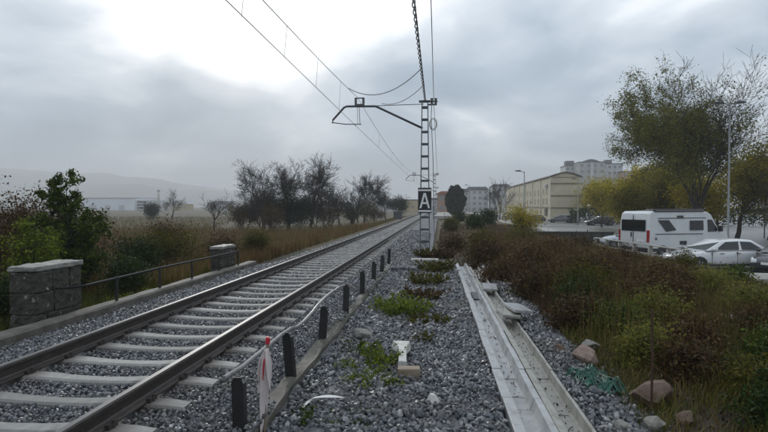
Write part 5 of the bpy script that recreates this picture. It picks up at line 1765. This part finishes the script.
def camper(loc, heading, label):
    root = empty('camper_van', loc, heading)
    root.scale = (1.07, 1.04, 1.04)
    tag(root, label, 'van')
    w, L, H = 1.02, 5.95, 2.62
    prof = [(-2.97, 0.42), (-2.98, 1.05), (-2.95, 2.1), (-2.88, 2.48), (-2.7, 2.6), (-1.0, 2.63), (0.7, 2.62), (1.35, 2.55), (1.62, 2.42), (2.12, 1.62), (2.3, 1.45), (2.82, 1.22), (2.95, 1.0), (3.0, 0.6),
            (2.95, 0.36), (-2.9, 0.34)]
    secs = []
    for f_ in (-1.0, -0.93, 0.0, 0.93, 1.0):
        ins = 0.0 if abs(f_) < 0.95 else 1.0
        row = []
        for x, z in prof:
            tz = max(0, (z - 1.1) / 1.5)
            hw = w * (1 - 0.085 * tz * tz)
            cx, cz = 0.0, 1.3
            k = 0.975 if ins else 1.0
            row.append((cx + (x - cx) * k, f_ * hw, cz + (z - cz) * k))
        secs.append(row)
    m = MB(); m.loft(secs)
    o = m.build('body', 'paint_white', root, smooth=True, bevel=0.05, seg=3)
    o.modifiers['bevel'].angle_limit = R(30)
    o.modifiers['bevel'].harden_normals = True

    def hw_at(z):
        tz = max(0, (z - 1.1) / 1.5)
        return w * (1 - 0.085 * tz * tz)

    def side_panel(name, poly, m_, s, off=0.006, th=0.012):
        b = MB()
        n = len(poly)
        vs_ = [(x, s * (hw_at(z) + off), z) for x, z in poly] + [(x, s * (hw_at(z) + off + th), z) for x, z in poly]
        fs_ = [tuple(range(n)), tuple(range(2 * n - 1, n - 1, -1))] + [(i, (i + 1) % n, n + (i + 1) % n, n + i) for i in range(n)]
        b.add(vs_, fs_)
        return b.build(name, m_, root)
    for s in (-1, 1):
        side_panel('side_window', [(-2.3, 2.12), (-1.55, 2.12), (-1.05, 1.58), (-1.75, 1.5)], 'glass_dark', s)
        side_panel('side_window', [(-0.05, 2.08), (0.95, 2.08), (0.95, 1.55), (-0.05, 1.55)], 'glass_dark', s)
        side_panel('cab_window', [(1.28, 2.12), (1.6, 2.12), (2.02, 1.56), (1.9, 1.45), (1.28, 1.45)], 'glass_dark', s)
        side_panel('roof_window', [(-0.95, 2.36), (-0.5, 2.36), (-0.5, 2.2), (-0.95, 2.2)], 'glass_dark', s)
        side_panel('vent', [(-0.8, 0.98), (-0.3, 0.98), (-0.3, 0.78), (-0.8, 0.78)], 'trim_black', s)
        side_panel('trim_line', [(-2.3, 2.24), (1.15, 2.24), (1.15, 2.2), (-2.3, 2.2)], 'trim_black', s, 0.004, 0.006)
        side_panel('trim_line', [(-2.5, 1.40), (0.9, 1.36), (0.9, 1.32), (-2.5, 1.36)], 'trim_black', s, 0.004, 0.006)
        side_panel('lower_trim', [(-2.9, 0.62), (2.6, 0.62), (2.6, 0.45), (-2.9, 0.45)], 'trim_black', s, 0.004, 0.02)
        side_panel('fuel_cap', [(-2.55, 1.2), (-2.4, 1.2), (-2.4, 1.06), (-2.55, 1.06)], 'paint_grey', s, 0.004, 0.006)
        for x in (-2.0, 2.0):
            m = MB()
            m.prism([(x + 0.43 * math.cos(a), 0.35 + 0.43 * math.sin(a)) for a in [math.pi * 2 * i / 20 for i in range(20)]], 'y', s * (w - 0.3), s * (w + 0.005))
            m.build('wheel_arch', 'trim_black', root)
            wheel(root, x, s * (w - 0.1), 0.36, 0.22, s)
        m = MB(); m.box(-3.01, -2.86, s * 0.95 - 0.055, s * 0.95 + 0.055, 0.95, 1.6); m.build('tail_light', 'tail_red', root, bevel=0.03)
        m = MB(); m.box(2.05, 2.2, s * 1.1 - 0.12, s * 1.1 + 0.12, 1.45, 1.78); m.build('mirror', 'trim_black', root, bevel=0.03)
        m = MB(); m.box(2.7, 2.93, s * 0.78 - 0.16, s * 0.78 + 0.16, 0.85, 1.2); m.build('headlight', 'lamp_glass', root, bevel=0.03)
        y0, y1 = sorted((s * 0.04, s * 0.8))
        m = MB(); m.box(-3.006, -2.955, y0, y1, 1.52, 2.14); m.build('rear_window', 'glass_dark', root, bevel=0.012)
    m = MB(); m.box(-2.5, 1.05, -0.98, -0.80, 2.55, 2.72); m.build('awning', 'trim_black', root, bevel=0.03)
    m = MB(); m.box(-2.5, 1.05, -0.988, -0.9805, 2.6, 2.67); m.build('awning_strip', 'paint_grey', root)
    for x in (-1.6, 0.2):
        m = MB(); m.box(x - 0.25, x + 0.25, -0.25, 0.25, 2.6, 2.7); m.build('roof_hatch', 'paint_grey', root, bevel=0.03)
    m = MB(); m.box(-3.06, -2.9, -0.95, 0.95, 0.4, 0.66); m.build('rear_bumper', 'trim_black', root, bevel=0.04)
    m = MB(); m.box(-3.0, -2.97, -0.012, 0.012, 0.7, 2.4); m.build('door_seam', 'trim_black', root)
    m = MB(); m.box(-3.02, -2.972, 0.1, 0.16, 1.2, 1.45); m.build('door_handle', 'trim_black', root, bevel=0.01)
    m = MB(); m.box(-3.0, -2.975, -0.75, -0.25, 0.95, 1.08); m.build('number_plate', 'sign_white', root)
    quad_panel('windscreen', [(2.12, -0.84, 1.62), (2.12, 0.84, 1.62), (1.66, 0.80, 2.36), (1.66, -0.80, 2.36)], 'glass_dark', root, 0.03)
    m = MB(); m.box(2.9, 3.03, -0.9, 0.9, 0.4, 0.72); m.build('front_bumper', 'trim_black', root, bevel=0.05)
    return root


PZ = -1.185
camper((13.75, 32.4, PZ), az(63), 'white camper van with black rear windows and red tail lights')
car((13.25, 26.5, PZ), az(-99), 'paint_white', 'white saloon car parked in front of the camper van, facing left', L=4.75, W=1.82, H=1.45)
car((15.6, 25.1, PZ), az(-128), 'paint_dark', 'dark car at the right edge with pale headlights facing the viewer', H=1.45)
car((13.6, 38.6, PZ), az(-75), 'paint_silver', 'silver car half hidden behind the left of the camper van', L=4.3, hatch=True)
car((16.6, 96, PZ), az(-80), 'paint_dark', 'black car parked far off before the cream building corner', hatch=True)
car((21.6, 97, PZ), az(-85), 'paint_grey', 'grey car parked far off under the cream gable', hatch=True)
car((24.6, 84, PZ), az(-95), 'paint_dark', 'dark car parked beneath the yellow trees', hatch=True)
car((23.4, 60.5, PZ), az(-80), 'paint_dark', 'dark car under the large yellow autumn tree', hatch=True)
car((11.8, 92, -0.62), az(-5), 'paint_grey', 'small grey car on the pavement left of the cream building', hatch=True)

# ------------------------------------------------------------------ walls, fence, lamps
rw = empty('stone_wall', (9.5, 41.4, -1.22))
tag(rw, 'low dark stone wall with pale patches along the car park', 'wall')
rng = random.Random(9)
x = -3.0
while x < 2.8:
    ln = rng.uniform(0.55, 1.0)
    for c_ in range(2):
        MB().box(x + 0.012, x + ln - 0.012, -0.2 + rng.uniform(-.02, .02), 0.2, c_ * 0.5 + 0.004, c_ * 0.5 + 0.49).build('stone_block', 'wall_dark', rw, bevel=0.03)
    x += ln
MB().box(-3.05, x + 0.05, -0.26, 0.26, 0.99, 1.07).build('coping', 'wall_dark', rw, bevel=0.02)

fe = empty('concrete_fence', (10.2, 30.5, 0))
tag(fe, 'pale concrete rail fence with short posts before the camper van', 'fence')
F0, F1_ = Vector((-0.3, 4.2, 0)), Vector((1.15, -5.3, 0))
for k in range(7):
    p_ = F0.lerp(F1_, k / 6)
    zg = -1.2
    MB().box(p_.x - 0.09, p_.x + 0.09, p_.y - 0.09, p_.y + 0.09, zg - 0.2, zg + 0.92).build('post', 'concrete', fe, bevel=0.015)
dv = (F1_ - F0).normalized()
for k in range(6):
    a, b = F0.lerp(F1_, k / 6), F0.lerp(F1_, (k + 1) / 6)
    mid = (a + b) / 2
    M = Matrix.Translation(mid) @ Matrix.Rotation(math.atan2(dv.y, dv.x), 4, 'Z')
    l2 = (b - a).length / 2
    MB().box(-l2 + 0.004, l2 - 0.004, -0.1, 0.1, -0.26, -0.2, M).build('rail', 'concrete', fe, bevel=0.012)
    MB().box(-l2 + 0.1, l2 - 0.1, -0.05, 0.05, -0.78, -0.66, M).build('rail', 'concrete', fe, bevel=0.012)
slab('concrete_slab', 12.75, 20.6, -1.3, 4.6, 1.9, 0.52, (0, 0, -0.12), 'path', 'pale flat concrete slab at the right edge below the dark car', 'slab', 0.02)


def lamp_post(x, y, z, h, label, arms=2):
    root = empty('lamp_post', (x, y, z))
    tag(root, label, 'lamp post')
    MB().tube([(0, 0, 0), (0, 0, 0.9), (0, 0, 0.92), (0, 0, h)], [0.11, 0.11, 0.075, 0.045], 10).build('pole', 'lamp_post', root, smooth=True)
    for s in ((-1, 1) if arms == 2 else (-1,)):
        m = MB(); m.tube([(0, 0, h - 0.12), (s * 0.3, 0, h), (s * 0.5, 0, h + 0.03)], 0.035, 6); m.build('arm', 'lamp_post', root)
        m = MB(); m.prism([(s * 0.35, h - 0.02), (s * 1.0, h + 0.02), (s * 1.0, h + 0.12), (s * 0.45, h + 0.16)], 'y', -0.14, 0.14)
        m.build('lamp_head', 'galv_dark', root, bevel=0.03)
    return root


lamp_post(19.4, 37.6, PZ, 9.9, 'tall grey double-armed lamp post right of the camper van')
lamp_post(9.4, 60, -0.62, 6.3, 'slim grey lamp post in front of the cream building', 1)
lamp_post(21.6, 85, PZ, 7.2, 'slim grey lamp post before the right corner of the cream gable', 1)
lamp_post(6.6, 120, -1.0, 7.5, 'thin distant lamp post left of the purplish bare tree', 1)

for k, (x, y, lab) in enumerate(((25.2, 92, 'white globe lamp closest to the cream gable'), (24.6, 80, 'white globe lamp under the middle yellow trees'), (25.0, 64, 'white globe lamp left of the camper van roof'),
                                 (25.5, 52, 'white globe lamp above the camper van cab'), (30.0, 52, 'white globe lamp near the right edge under the trees'))):
    root = empty('globe_lamp', (x, y, PZ))
    tag(root, lab, 'lamp')
    MB().tube([(0, 0, 0), (0, 0, 2.75)], 0.05, 8).build('pole', 'galv_dark', root)
    me = rock_mesh('globe', 1, 0.28, 0.28, 0.28, 3, 0.0, 0)
    link('globe', me, 'globe', root, smooth=True, loc=(0, 0, 2.98))

# ------------------------------------------------------------------ buildings


def window(parent, M, w, h, frame='wall_pale', pane='glass_dark', sill=True):
    """in the plane y=0 of M, facing -y"""
    m = MB(); m.box(-w / 2, w / 2, -0.03, 0.02, 0, h, M)
    p_ = m.build('window', pane, parent)
    f_ = MB()
    t = 0.09
    f_.box(-w / 2 - t, w / 2 + t, -0.07, -0.001, h + 0.001, h + t, M)
    f_.box(-w / 2 - t, w / 2 + t, -0.10, -0.001, -t, -0.001, M)
    f_.box(-w / 2 - t, -w / 2 - 0.001, -0.07, -0.001, 0, h, M)
    f_.box(w / 2 + 0.001, w / 2 + t, -0.07, -0.001, 0, h, M)
    f_.build('frame', frame, p_)
    return p_


# long cream building
cb = empty('cream_building', (24.1, 104, -1.2))
tag(cb, 'long cream four-storey building with arched roof and banded gable end', 'building')
x0, x1, Lb, he, ha = -2.75, 2.75, 68, 8.6, 9.45
arch = [(x0 + (x1 - x0) * i / 10, he + (ha - he) * (1 - abs(i / 5 - 1) ** 1.5)) for i in range(11)]
m = MB(); m.prism([(x0, 0), (x1, 0)] + arch[::-1], 'y', 0, Lb); m.build('wall', 'cream', cb)
arch2 = [(x0 - 0.25 + (x1 - x0 + 0.5) * i / 10, he + 0.02 + (ha - he) * (1 - abs(i / 5 - 1) ** 1.5)) for i in range(11)]
m = MB(); m.prism(arch2 + [(px_, pz_ + 0.16) for px_, pz_ in arch2[::-1]], 'y', -0.3, Lb + 0.3); m.build('roof', 'roof_brown', cb)
for z in (2.5, 4.85, 7.2):
    MB().box(x0 - 0.02, x1 + 0.02, -0.08, -0.002, z, z + 0.28).build('band', 'band', cb)
MB().box(x0 + 0.4, x1 - 0.4, -0.06, -0.002, 8.5, 8.62).build('band', 'band', cb)
for y in (0.0, 10, 20, 30, 40, 50, 60):
    MB().box(x0 - 0.16, x0 - 0.002, y + 0.02, y + 0.6, 0, he).build('pilaster', 'cream_side', cb)
MB().box(x0 - 0.1, x0 - 0.002, 0.7, Lb, 2.55, 2.85).build('band', 'band', cb)
for y in (4, 7.4, 13, 17, 23, 27, 33, 37, 43, 47, 53, 57, 63):
    for z in (3.4, 5.4):
        if z == 1.0 and y == 4:
            continue
        window(cb, Matrix.Translation((x0, y, z)) @ Matrix.Rotation(-math.pi / 2, 4, 'Z'), 1.1, 1.05, 'cream', 'shutter')
MB().box(x0 - 0.14, x0 - 0.002, 3.2, 5.4, 1.1, 2.6).build('dark_window', 'glass_dark', cb)
MB().box(x0 - 0.14, x0 - 0.002, 3.0, 5.2, 6.6, 7.3).build('dark_window', 'glass_dark', cb)


def block(name, x, y, w, d, h, floors, cols, wall, label, roof='roof_slate', gable=0.0, face=0.0, base=-1.2, ww=1.3, wh=1.3, dome=False, sidecols=0):
    root = empty(name, (x, y, base), face)
    tag(root, label, 'building')
    MB().box(-w / 2, w / 2, 0, d, 0, h).build('wall', wall, root)
    if gable:
        m_ = MB(); m_.prism([(-w / 2 - 0.4, h), (w / 2 + 0.4, h), (w / 2 - 1.2, h + gable), (-w / 2 + 1.2, h + gable)], 'y', -0.4, d + 0.4)
        m_.build('roof', roof, root)
    else:
        MB().box(-w / 2 - 0.2, w / 2 + 0.2, -0.2, d + 0.2, h + 0.001, h + 0.45).build('roof', roof, root)
    fh = h / floors
    for f_ in range(floors):
        for c_ in range(cols):
            xx = -w / 2 + w * (c_ + 0.5) / cols
            window(root, Matrix.Translation((xx, 0, f_ * fh + fh * 0.32)), ww, wh, wall, 'far_glass')
        for c_ in range(sidecols):
            yy = d * (c_ + 0.5) / sidecols
            window(root, Matrix.Translation((-w / 2, yy, f_ * fh + fh * 0.32)) @ Matrix.Rotation(-math.pi / 2, 4, 'Z'), ww, wh, wall, 'far_glass')
    return root


ab = block('apartment_tower', 78, 280, 13, 12, 25.5, 8, 4, 'wall_grey', 'tall grey apartment tower with arched roof behind the cream building', sidecols=2)
m = MB(); m.prism([(-5 + 10 * i / 10, 25.6 + 1.7 * math.sin(math.pi * i / 10)) for i in range(11)], 'y', 1, 9); m.build('arched_roof', 'roof_slate', ab)
MB().box(-0.9, 0.9, -0.7, -0.002, 0, 25.4).build('stair_bay', 'wall_pale', ab)
ab = block('apartment_tower', 70.0, 292, 5, 12, 24.6, 8, 2, 'wall_pale', 'narrow pale apartment tower touching the left of the grey tower')
MB().box(-2.0, 2.6, 2, 6, 25.1, 27.6).build('plant_room', 'roof_slate', ab, bevel=0.2)
ab = block('apartment_tower', 90.0, 286, 10.5, 12, 25.0, 8, 4, 'wall_pale', 'pale apartment block with flat roof right of the grey tower')
MB().box(-3, 0.5, 2, 6, 25.5, 27.5).build('plant_room', 'roof_slate', ab, bevel=0.2)
block('apartment_tower', 97.5, 280, 9, 12, 20.5, 7, 3, 'wall_pink', 'reddish brick apartment block above the yellow trees')

block('apartment_block', 18.5, 265, 11, 12, 11.0, 4, 4, 'wall_pale', 'pale grey apartment block left of the cream building, nearest it', gable=1.6)
block('apartment_block', 9.5, 245, 8, 12, 9.6, 4, 3, 'wall_grey', 'grey apartment block right behind the round dark tree', gable=1.4)
block('apartment_block', 29.5, 260, 9, 12, 12.5, 4, 3, 'wall_pale', 'pale far block showing between the bare tree and the cream building', gable=1.2)
block('brick_building', 1.9, 160, 5.5, 9, 5.9, 2, 2, 'wall_brick', 'red brick building half hidden by the round dark tree', roof='roof_tile', gable=0.8, base=-0.4)
block('white_shed', -1.7, 142, 1.8, 5, 3.8, 1, 1, 'wall_pale', 'small white shed just right of the sign', base=-0.3, ww=0.6, wh=0.8)
MB_ = MB(); MB_.box(-1.0, 4.0, 96, 190, -0.6, -0.02)
structure(MB_.build('platform', 'path', bevel=0.02))
ob = block('ochre_building', -11.6, 225, 13, 14, 5.0, 1, 5, 'wall_ochre', 'low ochre building at the far end of the track', base=-0.8, ww=1.2, wh=1.2)
block('pale_shed', -31, 260, 20, 14, 5.0, 1, 6, 'wall_pale', 'long pale shed behind the bare trees at the far left of the track', base=-1.2, gable=1.6, roof='wall_grey', ww=1.6, wh=1.4)

# left: white industrial shed, chimney, small house
ws = empty('industrial_shed', (-222, 332, -1.2))
tag(ws, 'long white industrial shed far across the left meadow', 'building')
MB().box(-38, 17, 0, 30, 0, 8.2).build('wall', 'wall_shed', ws)
MB().box(-38.3, 17.3, -0.3, 30.3, 8.201, 8.7).build('roof', 'wall_grey', ws)
MB().box(17.01, 24, 3, 28, 0, 7.0).build('annex', 'wall_pale', ws)
for k in range(3):
    MB().box(17.6, 23.6, 2.93, 2.998, 1.2 + k * 2.0, 2.2 + k * 2.0).build('window', 'glass_dark', ws)
for k in range(5):
    MB().box(-34 + k * 10, -30 + k * 10, -0.06, -0.002, 0, 3.6).build('shutter_door', 'wall_pale', ws)
ch = empty('chimney', (-187, 331, -1.2))
tag(ch, 'thin grey chimney right of the white industrial shed', 'chimney')
MB().tube([(0, 0, 0), (0, 0, 13)], [1.1, 0.8], 10).build('stack', 'wall_grey', ch, smooth=True)
MB().tube([(0, 0, 13.0), (0, 0, 13.5)], 1.0, 10).build('rim', 'roof_slate', ch)
block('small_house', -172, 330, 11, 9, 4.2, 1, 3, 'wall_ochre', 'small yellowish house with pale roof in the left meadow', gable=2.4, roof='wall_pale')
block('small_house', -150, 345, 13, 9, 4.0, 1, 3, 'wall_pale', 'small pale house right of the yellowish house', gable=2.4, roof='roof_slate')
for k, (x, y, h) in enumerate(((-165, 300, 6), (-140, 310, 7), (-125, 300, 5), (-110, 290, 6), (-96, 300, 7), (-84, 280, 6), (-70, 270, 5.5), (-120, 325, 8))):
    labs = ['first bare tree of the far hedge row, beside the small houses', 'second bare tree of the far hedge row', 'third bare tree of the far hedge row', 'fourth bare tree of the far hedge row', 'fifth bare tree of the far hedge row',
            'sixth bare tree of the far hedge row', 'last bare tree of the far hedge row, nearest the track', 'taller bare tree behind the far hedge row']
    tree('hedge_tree', (x, y, -1.2), h, SHR, 0.12, 'leaf_brown', 900, 0.5, 0.8, 300 + k, labs[k], 'tree', 'far hedge row', stems=3)
tb = MB(); tb.box(-0.7, 0.7, -0.5, 0.5, 0, 1.4); tb.box(-0.8, 0.8, -0.6, 0.6, 1.401, 1.5)
tag(tb.build('signal_cabinet', 'galv_dark', loc=(-6.9, 86, -0.6), bevel=0.03), 'small dark cabinet beside the far ballast shoulder', 'cabinet')

# ------------------------------------------------------------------ haze: damp air
hz = MB(); hz.box(-3300, 3300, -1100, 3300, -6, 160)
ho = hz.build('haze', 'wire')
ho.data.materials.clear()
hm = bpy.data.materials.new('haze')
hm.use_nodes = True
ht = hm.node_tree
ht.nodes.clear()
out = ht.nodes.new('ShaderNodeOutputMaterial')
pv = ht.nodes.new('ShaderNodeVolumePrincipled')
pv.inputs['Color'].default_value = (0.95, 0.975, 1.0, 1)
pv.inputs['Density'].default_value = 0.0008
pv.inputs['Anisotropy'].default_value = 0.2
ht.links.new(pv.outputs[0], out.inputs['Volume'])
ho.data.materials.append(hm)
ho['kind'] = 'stuff'
ho['label'] = 'pale damp haze hanging over the whole valley'
